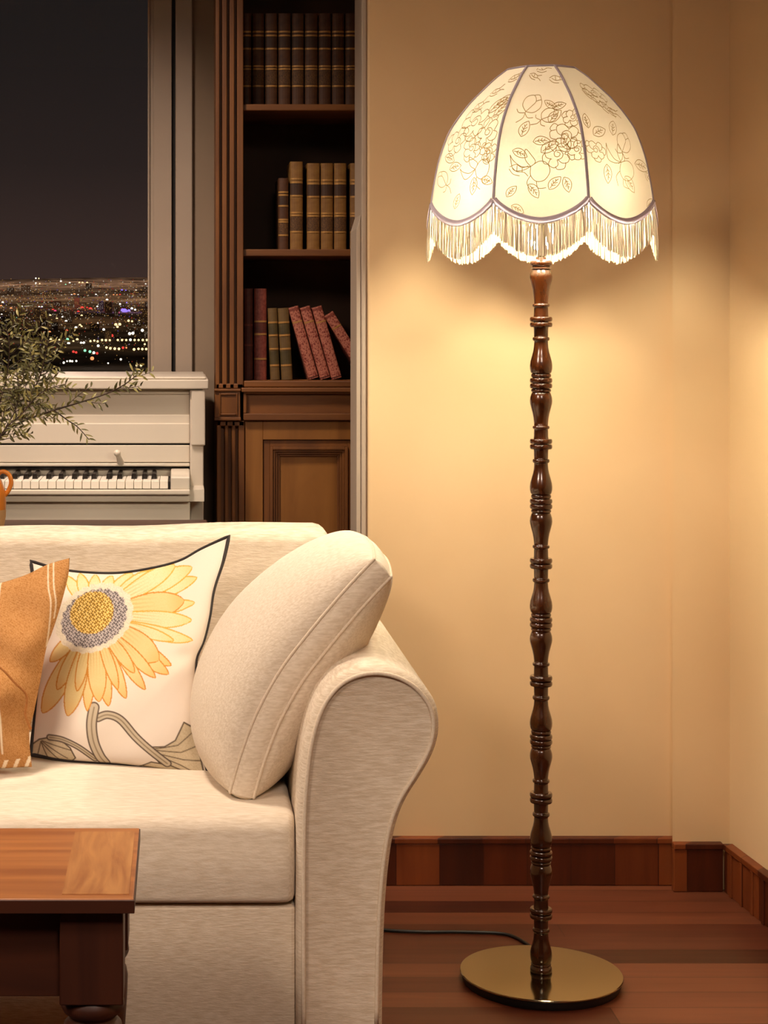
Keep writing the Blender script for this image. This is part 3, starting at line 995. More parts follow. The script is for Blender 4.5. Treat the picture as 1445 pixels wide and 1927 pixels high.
# ------------------------------------------------------------------ sofa
D0 = 2.74
sf = thing('sofa', 'cream linen sofa with a rolled arm standing before the piano and bookcase', 'sofa', (-0.8, 3.1, 0))
ax = lambda px, d=D0: (px - PX) * d / F
az = lambda py, d=D0: H - (py - PY) * d / F
XM = -0.85                                 # the sofa's middle: the far arm mirrors the near one
outl = [(721, 2030), (721, 1927), (723, 1800), (727, 1700), (735, 1615), (746, 1555), (764, 1508), (790, 1466), (811, 1430), (824, 1396), (828, 1362),
        (823, 1330), (808, 1303), (783, 1278), (748, 1260), (708, 1253), (668, 1259), (632, 1278), (603, 1312), (584, 1355), (571, 1410), (563, 1480), (559, 1560), (558, 1700), (558, 1900), (558, 2030)]
dense = [tuple(q) for q in catmull(outl, 4)]


def arm(mirror):
    sg = (lambda x: 2 * XM - x) if mirror else (lambda x: x)
    cx_, cz_ = 690, 1400

    def ring(y, inset, grow=0.0):
        r = []
        n = len(dense)
        for i, (px, py) in enumerate(dense):
            a, b_ = dense[max(i - 1, 0)], dense[min(i + 1, n - 1)]
            t = np.array([b_[0] - a[0], b_[1] - a[1]], float)
            t /= max(np.linalg.norm(t), 1e-6)
            nx, ny = -t[1], t[0]              # towards the inside of the outline
            qx_, qy_ = px + nx * -inset, py + ny * -inset
            r.append(Vector((sg(ax(qx_)), y, max(az(qy_), .07))))
        return r
    m = MB()
    secs = [(D0 - .002, 13), (D0 - .003, 10.5), (D0 + .001, 5), (D0 + .008, 1.5), (D0 + .02, 0), (D0 + .2, 0), (D0 + .5, 0), (D0 + .72, 0), (D0 + .76, 4), (D0 + .775, 14)]
    n = len(dense)
    vs = [v for y, i in secs for v in ring(y, i)]
    fs = []
    for s in range(len(secs) - 1):
        for k in range(n):
            k2 = (k + 1) % n
            fs.append((s * n + k, s * n + k2, (s + 1) * n + k2, (s + 1) * n + k))
    fs.append(tuple(range(n)))
    fs.append(tuple((len(secs) - 1) * n + k for k in range(n)))
    m.add(vs, fs)
    a = build('arm', m, M['linen'], sf, smooth=50)
    wl = ring(D0 - .0045, 13)[4:-3]
    build('welt', MB().tube(wl, .0034, 8), M['linen_pipe'], a, smooth=180)


arm(False)
arm(True)
xs1 = ax(557, 2.76)
xs0 = 2 * XM - xs1
zc0, zc1 = az(1702, 2.76), az(1530, 2.76)
# seat cushions: soft crowned boxes
DS0, DS1 = 2.752, 3.36


def cushion_box(x0, x1, y0, y1, z0, z1, crown, rr, name, mt, parent, nx=40, ny=30):
    """a padded box with rounded edges and a crowned top"""
    m = MB()

    def prof(u, v):
        # v goes bottom-front, up the front, over the top, down the back
        return None
    secn = 44
    sect = []
    def add_arc(cy, cz, a0, a1, r, n=7):
        for k in range(n + 1):
            a = math.radians(a0 + (a1 - a0) * k / n)
            sect.append((cy + r * math.cos(a), cz + r * math.sin(a)))
    add_arc(y0 + .012, z0 + .012, 270, 180, .012, 4)
    for k in range(1, 6):
        t = k / 6
        sect.append((y0 - .006 * math.sin(math.pi * t), z0 + .012 + (z1 - rr - z0 - .012) * t))
    add_arc(y0 + rr, z1 - rr, 180, 90, rr, 8)
    for k in range(1, 14):
        t = k / 14
        sect.append((y0 + rr + (y1 - y0 - 2 * rr) * t, z1 + crown * math.sin(math.pi * t) ** .8))
    add_arc(y1 - rr, z1 - rr, 90, 0, rr, 6)
    sect.append((y1, z0))
    ns = len(sect)
    cols = []
    for i in range(nx + 1):
        t = i / nx
        # ends are pulled in for a rounded corner
        xx = x0 + (x1 - x0) * t
        cols.append((xx, 1))
    ends = [(0, .86), (.004, .95), (.012, .99), (.025, 1)]
    cols = [(x0 + e_, s_) for e_, s_ in ends] + [c for c in cols if x0 + .03 < c[0] < x1 - .03] + [(x1 - e_, s_) for e_, s_ in reversed(ends)]
    my, mz = (y0 + y1) / 2, (z0 + z1) / 2
    vs = []
    for xx, s_ in cols:
        e_ = (xx - x0) / (x1 - x0)
        cr_ = math.sin(math.pi * min(max(e_, 0), 1)) ** .5
        for y, z in sect:
            zz = z
            if z > z1:
                zz = z1 + (z - z1) * cr_
            q = .02 * (1 - s_) / .14
            vs.append((xx, y + (q if y < my else -q), zz - (q * .5 if z > mz else -q * .3)))
    fs = []
    nc = len(cols)
    for i in range(nc - 1):
        for k in range(ns):
            k2 = (k + 1) % ns
            fs.append((i * ns + k, i * ns + k2, (i + 1) * ns + k2, (i + 1) * ns + k))
    fs.append(tuple(range(ns)))
    fs.append(tuple((nc - 1) * ns + k for k in range(ns)))
    m.add(vs, fs)
    return build(name, m, mt, parent, smooth=55)


xmid = XM
sc1 = cushion_box(xmid + .003, xs1 - .001, DS0, DS1, zc0 + .002, zc1 - .004, .016, .03, 'seat_cushion', M['linen_top'], sf)
sc2 = cushion_box(xs0 + .001, xmid - .003, DS0, DS1, zc0 + .002, zc1 - .004, .016, .03, 'seat_cushion', M['linen_top'], sf)
build('seat_rail', MB().box(xs0 + .001, xs1 - .0005, 2.765, 3.5, .07, zc0 - .003), M['linen'], sf, bevel=0.006)
# back
DBK0 = 3.40
xbk = ax(626, DBK0)
zbk = lambda py: H - (py - PY) * DBK0 / F
bk_m = MB()
x0b = 2 * XM - xbk


def backrest():
    sect = []
    zt_ = zbk(997)
    yf, yb = DBK0, DBK0 + .17
    sect.append((yf - .03, .30))
    for k in range(10):
        t = k / 9
        sect.append((yf - .035 + .035 * t - .015 * math.sin(math.pi * t), .36 + (zt_ - .03 - .36) * t))
    for k in range(1, 8):
        a = math.radians(180 - 90 * k / 7)
        sect.append((yf + .03 + .03 * math.cos(a), zt_ - .03 + .03 * math.sin(a)))
    for k in range(0, 8):
        a = math.radians(90 - 90 * k / 7)
        sect.append((yb - .03 + .03 * math.cos(a), zt_ - .03 + .03 * math.sin(a)))
    sect.append((yb, .30))
    ns = len(sect)
    ends = [(0, .030), (.003, .018), (.008, .009), (.016, .003), (.028, 0)]
    cols = [(x0b + e_, s_) for e_, s_ in ends] + [(x0b + .05 + (xbk - x0b - .1) * k / 40, 0) for k in range(41)] + [(xbk - e_, s_) for e_, s_ in reversed(ends)]
    vs = []
    for xx, s_ in cols:
        sag = .006 * math.sin((xx - .05) * 3.0) + .002 * math.sin(xx * 17)
        for y, z in sect:
            top = max(0, (z - .5) / (zt_ - .5))
            vs.append((xx, y + (s_ if y < (yf + yb) / 2 else -s_), z - s_ * (top > .85) + (sag - .003) * top))
    fs = []
    for i in range(len(cols) - 1):
        for k in range(ns):
            k2 = (k + 1) % ns
            fs.append((i * ns + k, i * ns + k2, (i + 1) * ns + k2, (i + 1) * ns + k))
    fs.append(tuple(range(ns)))
    fs.append(tuple((len(cols) - 1) * ns + k for k in range(ns)))
    bk_m.add(vs, fs)


backrest()
build('backrest', bk_m, M['linen'], sf, smooth=60)
for x in (xs1 + .06, xs0 - .06):
    for y in (2.80, 3.44):
        build('foot', MB().lathe([(.017, 0), (.022, .07)], x, y, 20), M['table_dark'], sf, smooth=40)

# ------------------------------------------------------------------ pillows
def inflate(name, top, right, bottom, left, dfun, thick, mt, parent, nu, nv, paint=None, pinch=.5, backthick=None, wrinkle=None):
    """four traced edges (photo pixels) blended into a face, filled out in front of and behind its plane"""
    def curve(pts, n):
        c = np.array(catmull(pts, 12))
        s = np.r_[0, np.cumsum(np.linalg.norm(np.diff(c, axis=0), axis=1))]
        t = np.linspace(0, s[-1], n)
        return np.stack([np.interp(t, s, c[:, 0]), np.interp(t, s, c[:, 1])], 1)
    T, B = curve(top, nu + 1), curve(bottom, nu + 1)
    Lc, R = curve(left, nv + 1), curve(right, nv + 1)
    u = np.linspace(0, 1, nu + 1)[None, :, None]
    v = np.linspace(0, 1, nv + 1)[:, None, None]
    S = (1 - v) * T[None] + v * B[None] + (1 - u) * Lc[:, None] + u * R[:, None] - (
        (1 - u) * (1 - v) * T[0] + u * (1 - v) * T[-1] + (1 - u) * v * B[0] + u * v * B[-1])
    uu, vv = np.meshgrid(np.linspace(0, 1, nu + 1), np.linspace(0, 1, nv + 1))
    pu, pv = 1 - (2 * uu - 1) ** 2, 1 - (2 * vv - 1) ** 2
    infl = (pu * pv) ** pinch
    d = dfun(uu, vv)
    wr = wrinkle(S[..., 0], S[..., 1], uu, vv) if wrinkle is not None else 0
    verts, faces = [], []
    nx_ = nu + 1
    for side in (0, 1):
        dd = d - infl * thick * (1 + wr) if side == 0 else d + infl * (backthick or thick)
        X = (S[..., 0] - PX) * d / F
        Z = H - (S[..., 1] - PY) * d / F
        verts += [Vector(q) for q in np.stack([X, dd, Z], -1).reshape(-1, 3)]
    n1 = (nu + 1) * (nv + 1)
    for side in (0, 1):
        for j in range(nv):
            for i in range(nu):
                a = side * n1 + j * nx_ + i
                faces.append((a, a + 1, a + nx_ + 1, a + nx_))
    edge = [(0, i) for i in range(nu)] + [(j, nu) for j in range(nv)] + [(nv, i) for i in range(nu, 0, -1)] + [(j, 0) for j in range(nv, 0, -1)]
    ids = [j * nx_ + i for j, i in edge]
    # weld the rear sheet's rim to the front sheet's rim
    remap = {n1 + q: q for q in ids}
    faces = [tuple(remap.get(q, q) for q in f) for f in faces]
    m = MB()
    m.add(verts, faces)
    o = build(name, m, mt, parent, smooth=180)
    if paint is not None:
        col = paint(S[..., 0], S[..., 1], uu, vv).reshape(-1, 3)
        col = np.concatenate([col, np.tile(np.array(lin('d8c8b4'))[None] if name != 'wool_cover' else np.array(lin('b8753a'))[None], (n1, 1))])
        rgba = np.concatenate([col, np.ones((len(col), 1))], 1).astype(np.float32)
        at = o.data.color_attributes.new('pattern', 'FLOAT_COLOR', 'POINT')
        at.data.foreach_set('color', rgba.ravel())
    rim = [verts[q] for q in ids]
    return o, rim, (S, d)


# --- sunflower pillow
def seg_dist(x, y, a, b_):
    ax_, ay_ = a
    bx_, by_ = b_
    L2 = (bx_ - ax_) ** 2 + (by_ - ay_) ** 2 + 1e-9
    t = np.clip(((x - ax_) * (bx_ - ax_) + (y - ay_) * (by_ - ay_)) / L2, 0, 1)
    return np.hypot(x - ax_ - t * (bx_ - ax_), y - ay_ - t * (by_ - ay_))


def poly_dist(x, y, pts):
    d = np.full(x.shape, 1e9)
    for a, b_ in zip(pts[:-1], pts[1:]):
        d = np.minimum(d, seg_dist(x, y, a, b_))
    return d


def in_poly(x, y, pts):
    ins = np.zeros(x.shape, bool)
    n = len(pts)
    for i in range(n):
        (x1_, y1_), (x2_, y2_) = pts[i], pts[(i + 1) % n]
        c = ((y1_ > y) != (y2_ > y)) & (x < (x2_ - x1_) * (y - y1_) / (y2_ - y1_ + 1e-12) + x1_)
        ins ^= c
    return ins


def paint_sunflower(x, y, u, v):
    rs = np.random.RandomState(4)
    noise = rs.rand(*x.shape)
    col = np.zeros(x.shape + (3,))
    col[:] = lin('d6c8b8')

    def lay(mask, c, k=1.0):
        mk = mask[..., None] * k
        col[:] = col * (1 - mk) + np.array(lin(c)) * mk

    def soft(d, w):
        return np.clip(1 - (d - w) / 1.0, 0, 1)
    # leaves and stems
    for pl, veins in (([(58, 1402), (75, 1388), (95, 1382), (118, 1386), (134, 1400), (143, 1422), (135, 1432), (100, 1430), (60, 1425)],
                       [[(78, 1392), (70, 1424)], [(78, 1392), (92, 1428)], [(78, 1392), (112, 1428)], [(80, 1391), (128, 1424)], [(80, 1390), (135, 1405)]]),
                      ([(280, 1396), (310, 1396), (330, 1385), (346, 1352), (360, 1362), (370, 1374), (372, 1400), (384, 1456), (340, 1450), (300, 1430)],
                       [[(290, 1400), (335, 1395), (360, 1375)], [(290, 1402), (340, 1410), (372, 1400)], [(292, 1408), (345, 1425), (380, 1430)], [(294, 1412), (340, 1436), (365, 1452)]]),
                      ([(262, 1440), (285, 1428), (320, 1436), (362, 1458), (300, 1452)], [[(270, 1438), (340, 1452)]])):
        ip = in_poly(x, y, pl)
        lay(ip, 'b5a586', .85)
        lay(ip & (noise > .6), '9f8f70', .4)
        for vn in veins:
            lay(soft(poly_dist(x, y, vn), .6) * ip, '594a3a', .9)
        lay(soft(poly_dist(x, y, pl + [pl[0]]), .9), '4c3e30', .95)
    stem = [tuple(q) for q in catmull([(180, 1318), (175, 1350), (178, 1385), (188, 1415), (198, 1432)], 6)]
    stem2 = [tuple(q) for q in catmull([(187, 1338), (205, 1332), (228, 1342), (255, 1375), (285, 1404), (315, 1432)], 6)]
    stem3 = [tuple(q) for q in catmull([(95, 1382), (120, 1384), (150, 1398), (180, 1424)], 6)]
    for st, w_ in ((stem2, 7), (stem3, 5), (stem, 9)):
        dd = poly_dist(x, y, st)
        lay(soft(dd, w_), 'b3a48c')
        lay(soft(np.abs(dd - w_), .9), '52443a', .95)
        lay(soft(dd, .8), '7a6a52', .8)
    # petals: (tip, base, half width, tone)
    cx_, cy_ = 178, 1150
    pet = [((125, 1082), 12, 0), ((150, 1078), 13, 0), ((180, 1080), 14, 0), ((212, 1082), 14, 0), ((250, 1078), 16, 0), ((290, 1074), 18, 0),
           ((371, 1083), 17, 0), ((362, 1064), 19, 0), ((330, 1062), 17, 0), ((367, 1129), 15, 0), ((347, 1124), 26, 1), ((361, 1161), 17, 0), ((363, 1199), 14, 0), ((328, 1196), 12, 0),
           ((323, 1243), 14, 1), ((318, 1259), 16, 1), ((300, 1231), 27, 1), ((294, 1264), 13, 1), ((275, 1286), 13, 1), ((239, 1302), 14, 1), ((81, 1338), 21, 1),
           ((110, 1290), 14, 1), ((167, 1326), 13, 1), ((130, 1338), 20, 1), ((148, 1290), 12, 1), ((207, 1316), 15, 1), ((189, 1308), 19, 1), ((224, 1285), 12, 1), ((255, 1255), 13, 1), ((96, 1240), 14, 1)]
    for (tx, ty), w_, tone in pet:
        dx, dy = tx - cx_, ty - cy_
        Lp = math.hypot(dx, dy)
        if Lp < 60:
            Lp = max(Lp, 60)
        ex, ey = dx / math.hypot(dx, dy), dy / math.hypot(dx, dy)
        t = ((x - cx_) * ex + (y - cy_) * ey) / Lp
        s = (x - cx_) * -ey + (y - cy_) * ex
        tt = np.clip(t, 0, 1)
        hw = w_ * np.clip(np.sin(np.pi * np.clip(tt, 0, 1) ** 1.35), 0, 1) ** .62 * (.55 + .45 * tt) * 1.12 + .01
        ins = (t > 0) & (t < 1) & (np.abs(s) < hw)
        rim = ins & (np.abs(s) > hw - 2.3)
        lay(ins, 'd6c79c' if tone == 0 else 'd0b982')
        ray = .5 + .5 * np.cos(s * (1.15 if w_ < 20 else .9) + 2.2 * np.sin(t * 5))
        lay(ins * np.clip((.72 - t) * 2.2, 0, 1) * (ray > .55), 'b27f30', .55)
        lay(ins * np.clip((t - .80) * 5, 0, 1), 'd9b15a' if tone == 0 else 'd39237', .5)
        lay(ins & (noise > .75), 'c8ac70', .3)
        lay(rim, 'c4942c' if tone == 0 else 'b87420', .9)
    # the head: cream rim, grey knotted ring, yellow heart
    ca, sa = math.cos(math.radians(-28)), math.sin(math.radians(-28))
    X_, Y_ = x - 179, y - 1156
    ex_, ey_ = X_ * ca + Y_ * sa, -X_ * sa + Y_ * ca
    r = np.hypot(ex_ / 75, ey_ / 56) + .02 * np.sin(np.arctan2(ey_, ex_) * 23) + (noise - .5) * .03
    cell = np.sin(x * .95 + np.sin(y * .7)) * np.sin(y * .95 + np.sin(x * .6))
    lay(r < 1.02, 'd4c8b0')
    lay((r < 1.02) & (noise > .6), 'b9ac98', .6)
    lay(r < .86, '948a88')
    lay((r < .86) & (cell > .25), '453d3c', .95)
    lay((r < .86) & (cell < -.35), 'bdb2aa', .7)
    X2, Y2 = x - 175, y - 1146
    e2, f2 = X2 * ca + Y2 * sa, -X2 * sa + Y2 * ca
    r2 = np.hypot(e2 / 42, f2 / 36) + (noise - .5) * .06
    lay(r2 < 1, 'bd9440')
    lay((r2 < 1) & (cell > .25), '63471d', .95)
    lay((r2 < 1) & (cell < -.35), 'e6cb85', .8)
    return col


sp = thing('sunflower_pillow', 'white square pillow printed with a large yellow sunflower and black piping, on the sofa', 'pillow', P(225, 1440, 3.05))
dfs = lambda u, v: 3.30 - .25 * v - .05 * u * v


def wrk(x, y, u, v):
    return .10 * np.sin((x * .8 + y * .5) * .045) * np.sin(y * .021 + 1) + .16 * np.exp(-((x - 350) ** 2 / 900 + (y - 1230) ** 2 / 400)) * -1


cov, rim, (S_, d_) = inflate('pillow_cover', [(58, 1056), (100, 1069), (150, 1077), (222, 1079), (290, 1069), (340, 1055), (380, 1033), (431, 1009)],
                             [(431, 1009), (420, 1055), (402, 1110), (394, 1160), (383, 1205), (369, 1240), (368, 1290), (374, 1350), (382, 1410), (392, 1458)],
                             [(58, 1420), (130, 1430), (220, 1436), (300, 1446), (392, 1458)],
                             [(58, 1056), (66, 1110), (76, 1180), (76, 1250), (68, 1330), (58, 1420)], dfs, .062, M['sunflower'], sp, 300, 330, paint_sunflower, .55, .05, wrk)
build('piping', MB().tube([p + Vector((0, -.001, 0)) for p in rim[::6]], .0034, 8, closed=True), M['black_pipe'], cov, smooth=180)


# --- orange wool pillow
def paint_wool(x, y, u, v):
    rs = np.random.RandomState(9)
    noise = rs.rand(*x.shape)
    col = np.zeros(x.shape + (3,))
    base, hi, lo = np.array(lin('ac7842')), np.array(lin('bf8e5a')), np.array(lin('94602f'))
    f = (np.sin(x * 2.1) * np.sin(y * 2.1 + .5 * np.sin(x)) * .3 + noise * .8)[..., None]
    col[:] = base + (hi - base) * np.clip(f, 0, 1) + (lo - base) * np.clip(.25 - f, 0, .25) * 3
    cream = np.array(lin('e6d3b6'))

    def line(pts, w_):
        d = poly_dist(x, y, [tuple(q) for q in catmull(pts, 6)])
        k = np.clip(1.6 - d / w_, 0, 1)[..., None] * .9
        col[:] = col * (1 - k) + cream * k
    line([(91, 1062), (93, 1100), (98, 1130), (94, 1180), (88, 1215)], 1.1)
    line([(101, 1058), (103, 1098), (107, 1130), (103, 1160)], 1.1)
    line([(2, 1095), (0, 1180), (1, 1260), (6, 1340), (8, 1410)], 1.5)
    line([(-12, 1098), (-14, 1180), (-13, 1260), (-8, 1340)], 1.5)
    line([(-150, 1130), (-152, 1300), (-140, 1400)], 1.5)
    line([(-138, 1130), (-140, 1300), (-130, 1400)], 1.5)
    hem = v > .945
    wv = hem & ((np.floor((x + (y - 1400) * .4) / 7) % 3) == 0)
    col[wv] = cream
    return col


op = thing('orange_pillow', 'orange woollen pillow with thin cream stripes, cut off by the left edge of the picture', 'pillow', P(-50, 1440, 2.97))
dfo = lambda u, v: 3.14 - .20 * v + .02 * u
ocov, orim, _ = inflate('wool_cover', [(-190, 1150), (-120, 1128), (-40, 1108), (40, 1085), (90, 1062), (131, 1050)],
                        [(131, 1050), (128, 1085), (114, 1140), (98, 1190), (87, 1220), (76, 1280), (64, 1340), (55, 1380), (60, 1443)],
                        [(-170, 1456), (-90, 1452), (0, 1446), (60, 1443)], [(-190, 1150), (-182, 1250), (-178, 1350), (-170, 1456)],
                        dfo, .07, M['orange_cloth'], op, 190, 230, paint_wool, .5, .05, lambda x, y, u, v: .12 * np.sin((x * .9 + y * .6) * .05) + .1 * np.sin((y - x * .4) * .06))
fold = [Vector(q) for q in catmull([P(-40, 1236, 2.93), P(0, 1256, 2.925), P(28, 1285, 2.93), P(50, 1309, 2.945), P(48, 1345, 2.95), P(58, 1372, 2.955)], 6)]
build('hem_fold', MB().tube(fold, .0022, 6), mat('orange_hem', 'a96c34', 'b97c42', rough=.9, scale=(200, 200, 200)), ocov, smooth=180)

# --- big box cushion leaning on the arm
bc = thing('scatter_cushion', 'big plump cream linen box cushion leaning against the rolled sofa arm', 'cushion', P(455, 1512, 2.84))
DC = 2.83                                    # its near edge
s_c = DC / F
seam_mid = [(452, 1516), (461, 1478), (478, 1420), (505, 1350), (548, 1272), (602, 1202), (655, 1140), (700, 1092), (733, 1060)]
sm_ = [np.array(q) for q in catmull(seam_mid, 10)]
sA = np.array(sm_)
sl_ = np.r_[0, np.cumsum(np.linalg.norm(np.diff(sA, axis=0), axis=1))]
sl_ /= sl_[-1]
HV = 0.19


def mid_curve(t):
    """near-edge seam line in world X, Z"""
    px = np.interp(t, sl_, sA[:, 0])
    py = np.interp(t, sl_, sA[:, 1])
    return (px - PX) * s_c, H - (py - PY) * s_c


def cushion_pt(a, b_, side):
    """a along the seam, b_ from near to far edge, side +1 the upper left face, -1 the face on the arm"""
    t = (a + 1) / 2
    # rounded corners: the near and far ends pull in
    tb = .5 + (t - .5) * (1 - .06 * b_ * b_)
    X0, Z0 = mid_curve(tb)
    X1, Z1 = mid_curve(min(tb + .03, 1))
    X2, Z2 = mid_curve(max(tb - .03, 0))
    tx, tz = X1 - X2, Z1 - Z2
    l_ = math.hypot(tx, tz)
    nx_, nz_ = -tz / l_, tx / l_
    y = DC + HV + HV * b_ * (1 - .06 * a * a)
    w_ = ((1 - a * a) * (1 - b_ * b_))
    inf = max(w_, 0) ** .5
    asym = 1 - .16 * a
    off = (.019 + (.099 if side > 0 else .085) * inf * asym) * side if side else 0
    ge = .019
    return Vector((X0 + nx_ * off, y, Z0 + nz_ * off))


def dist_grid(n):
    return [-math.cos(math.pi * i / n) for i in range(n + 1)]


gm = MB()
NG = 44
gl = dist_grid(NG)
for side in (1, -1):
    gm.grid(lambda u, v: cushion_pt(gl[round(u * NG)], gl[round(v * NG)], side), NG, NG, flip=side < 0)
ringp = [(g, -1) for g in gl] + [(1, g) for g in gl[1:]] + [(g, 1) for g in reversed(gl[:-1])] + [(-1, g) for g in reversed(gl[1:-1])]
nr = len(ringp)
rows_ = []
for k in range(5):
    f_ = 1 - k / 2
    bul = .006 * (1 - f_ * f_)
    row = []
    for a, b_ in ringp:
        p1, p2 = cushion_pt(a, b_, 1), cushion_pt(a, b_, -1)
        q = p1.lerp(p2, (1 - f_) / 2)
        q += Vector((0, bul * b_, 0)) if abs(b_) == 1 else Vector((0, 0, bul * a))
        row.append(q)
    rows_.append(row)
gm.add([q for r in rows_ for q in r], [(k * nr + i, k * nr + (i + 1) % nr, (k + 1) * nr + (i + 1) % nr, (k + 1) * nr + i) for k in range(4) for i in range(nr)])
cc = build('cushion_cover', gm, M['linen_top'], bc, smooth=180)
for row in (rows_[0], rows_[4]):
    build('seam_welt', MB().tube(row, .0027, 6, closed=True), M['linen_pipe'], cc, smooth=180)

# ------------------------------------------------------------------ coffee table
T0, T1 = 2.237, 2.556
tz = 0.45
tb = thing('coffee_table', 'brown wooden coffee table with turned legs in front of the sofa', 'table', (-0.5, 2.4, 0))
txr = -0.0575
TXL = -1.0
build('table_top', MB().box(TXL, txr, T0, T1, tz - .0175, tz), M['table_top'], tb, bevel=0.0015)
build('end_board', MB().box(-.146, txr - .006, T0 + .018, T1 - .02, tz - .001, tz + .0006), M['table_end'], tb)
eb = MB().box(TXL, txr + .0012, T0 - .0012, T0 + .008, tz - .0176, tz - .0012)
eb.box(txr - .006, txr + .0012, T0 + .008, T1, tz - .0176, tz - .0012)
build('edge_band', eb, M['table_dark_h'], tb, bevel=0.0008)
LX0, LX1 = (112 - PX) * 2.26 / F, (232 - PX) * 2.26 / F
lw = LX1 - LX0
for lx, ly in ((LX0, T0 + .02), (LX0, T1 - .02 - lw), (TXL + .03, T0 + .02), (TXL + .03, T1 - .02 - lw)):
    m = MB()
    zb = H - (1893 - PY) * 2.257 / F
    m.box(lx, lx + lw, ly, ly + lw, zb, tz - .018)
    cx_, cy_ = lx + lw / 2, ly + lw / 2
    R_ = lw / 2
    prof = [(R_ * .9, zb + .001), (R_ * 1.0, zb - .006), (R_ * 1.02, zb - .012), (R_ * .93, zb - .019), (R_ * .74, zb - .024), (R_ * .74, zb - .028), (R_ * .92, zb - .034), (R_ * .97, zb - .045), (R_ * .95, zb - .07),
            (R_ * .8, zb - .16), (R_ * .6, zb - .24), (R_ * .62, zb - .25), (R_ * .75, zb - .265), (R_ * .6, zb - .28), (R_ * .5, .001)]
    m.lathe(prof, cx_, cy_, 40)
    build('leg', m, M['table_dark'], tb, smooth=40, bevel=0.002)
za = H - (1871 - PY) * 2.285 / F
m = MB().box(TXL + .03 + lw, LX0, T0 + .04, T0 + .058, za, tz - .026)
m.box(TXL + .03 + lw, LX0, T0 + .028, T0 + .045, tz - .026, tz - .018)
m.box(TXL + .03 + lw, LX0, T1 - .058, T1 - .04, za, tz - .018)
m.box(LX0 + .02, LX0 + .04, T0 + .02 + lw, T1 - .02 - lw, za, tz - .018)
build('apron', m, M['table_dark_h'], tb, bevel=0.0015)

# ------------------------------------------------------------------ floor lamp
DL = 3.212
SL = F / DL
xl0 = (1018 - PX) / SL
lz = lambda py: H - (py - PY) / SL
lp = thing('floor_lamp', 'lit floor lamp with turned walnut pole, round brass base and fringed floral dome shade', 'lamp', (xl0, DL, 0))
base_m = MB().lathe([(.001, .0155), (.1375, .0155), (.1405, .0165), (.1408, .0185), (.1400, .0198), (.137, .0201), (.001, .0201)], xl0, DL, 96, cap=False)
build('base_plate', base_m, M['brass'], lp, smooth=35)
build('base_underside', MB().lathe([(.125, .0003), (.134, .0008), (.1365, .006), (.137, .0152), (.001, .0154)], xl0, DL, 96), M['black'], lp, smooth=35)

# turned pole: half widths in pixels against picture rows
pr = [(484, 9), (489, 10), (490, 17), (491.5, 20), (495, 21), (499, 20), (501, 16.5), (503, 16.5), (503.8, 19), (505.5, 20), (507, 18.5), (508, 17),
      (512, 19), (517, 20.6), (522, 21), (528, 20.2), (536, 18), (545, 15.7), (555, 14.2), (563, 13.3), (571, 13)]


def bead(y0, y1, hw, core):
    m_ = (y0 + y1) / 2
    h_ = (y1 - y0) / 2
    return [(y0, core), (y0 + .3, hw - 2.6 if hw - 2.6 > core else core + .6)] + [(m_ - h_ * math.cos(math.pi * k / 8), hw - 2.4 + 2.4 * math.sin(math.pi * k / 8)) for k in range(1, 8)] + [(y1 - .3, hw - 2.6 if hw - 2.6 > core else core + .6), (y1, core)]


units = [606, 835.5, 1060, 1281, 1500.5, 1718]
for i, c in enumerate(units):
    pr += bead(c - 34.5, c - 28, 16, 13)
    pr += [(c - 25, 13.2), (c - 14, 13.4)]
    pr += bead(c - 10, c - .3, 21, 14) + bead(c + .3, c + 9.8, 21, 14)
    pr += [(c + 14, 13.4), (c + 25, 13.2)]
    pr += bead(c + 28, c + 35.5, 16, 13)
    if i < 5:
        L_ = units[i + 1] - c
        q = L_ / 229.5
        pr += [(c + yy * q, h_) for yy, h_ in ((40, 13), (48, 13.6), (56, 15), (65, 17.6), (74, 20), (82, 21), (88, 20.8), (94, 19.6), (96.5, 18))]
        pr += bead(c + 97 * q, c + 104.5 * q, 18.8, 16) + bead(c + 105 * q, c + 114.8 * q, 21, 16) + bead(c + 115.2 * q, c + 125 * q, 21, 16) + bead(c + 125.5 * q, c + 132 * q, 18.8, 16)
        pr += [(c + yy * q, h_) for yy, h_ in ((133, 17.5), (137, 19), (142, 20.4), (148, 21), (154, 20.4), (162, 18.4), (171, 16), (180, 14.3), (189, 13.3))]
    else:
        pr += [(c + 40, 13.4), (c + 50, 14.5), (c + 60, 17), (c + 70, 19.6), (c + 78, 20.5), (c + 86, 19.8), (c + 92, 18.2)] + bead(c + 93, c + 98, 18.8, 17) + [(c + 99, 17.6), (c + 101, 19.6), (c + 105, 20.4), (c + 109, 20.4), (c + 112, 19.4), (lz(0) * 0 + c + 113.2, 18)]
prof = [(h_ / SL, lz(y)) for y, h_ in pr]
prof = [(r, max(z, .0203)) for r, z in prof]
build('pole', MB().lathe(list(reversed(prof)), xl0, DL, 40), M['pole'], lp, smooth=60)

# shade: eight sewn panels, ribs at the panel edges
RP = [(132, 66), (140, 77), (150, 91), (165, 108), (180, 124), (195, 140), (223, 164), (250, 183), (269, 192), (290, 200), (312, 207), (340, 213), (366, 218), (388, 221), (425, 226)]
RPd = catmull([(y, r * .975) for y, r in RP], 6)
Rz = lambda y: interp(RPd, y) / SL
A0 = math.radians(-90 + 22.5) - math.atan2(xl0, DL)      # one panel turned to the sofa side
Y_TOP, Y_CUSP, Y_LOW = 132.5, 388, 427


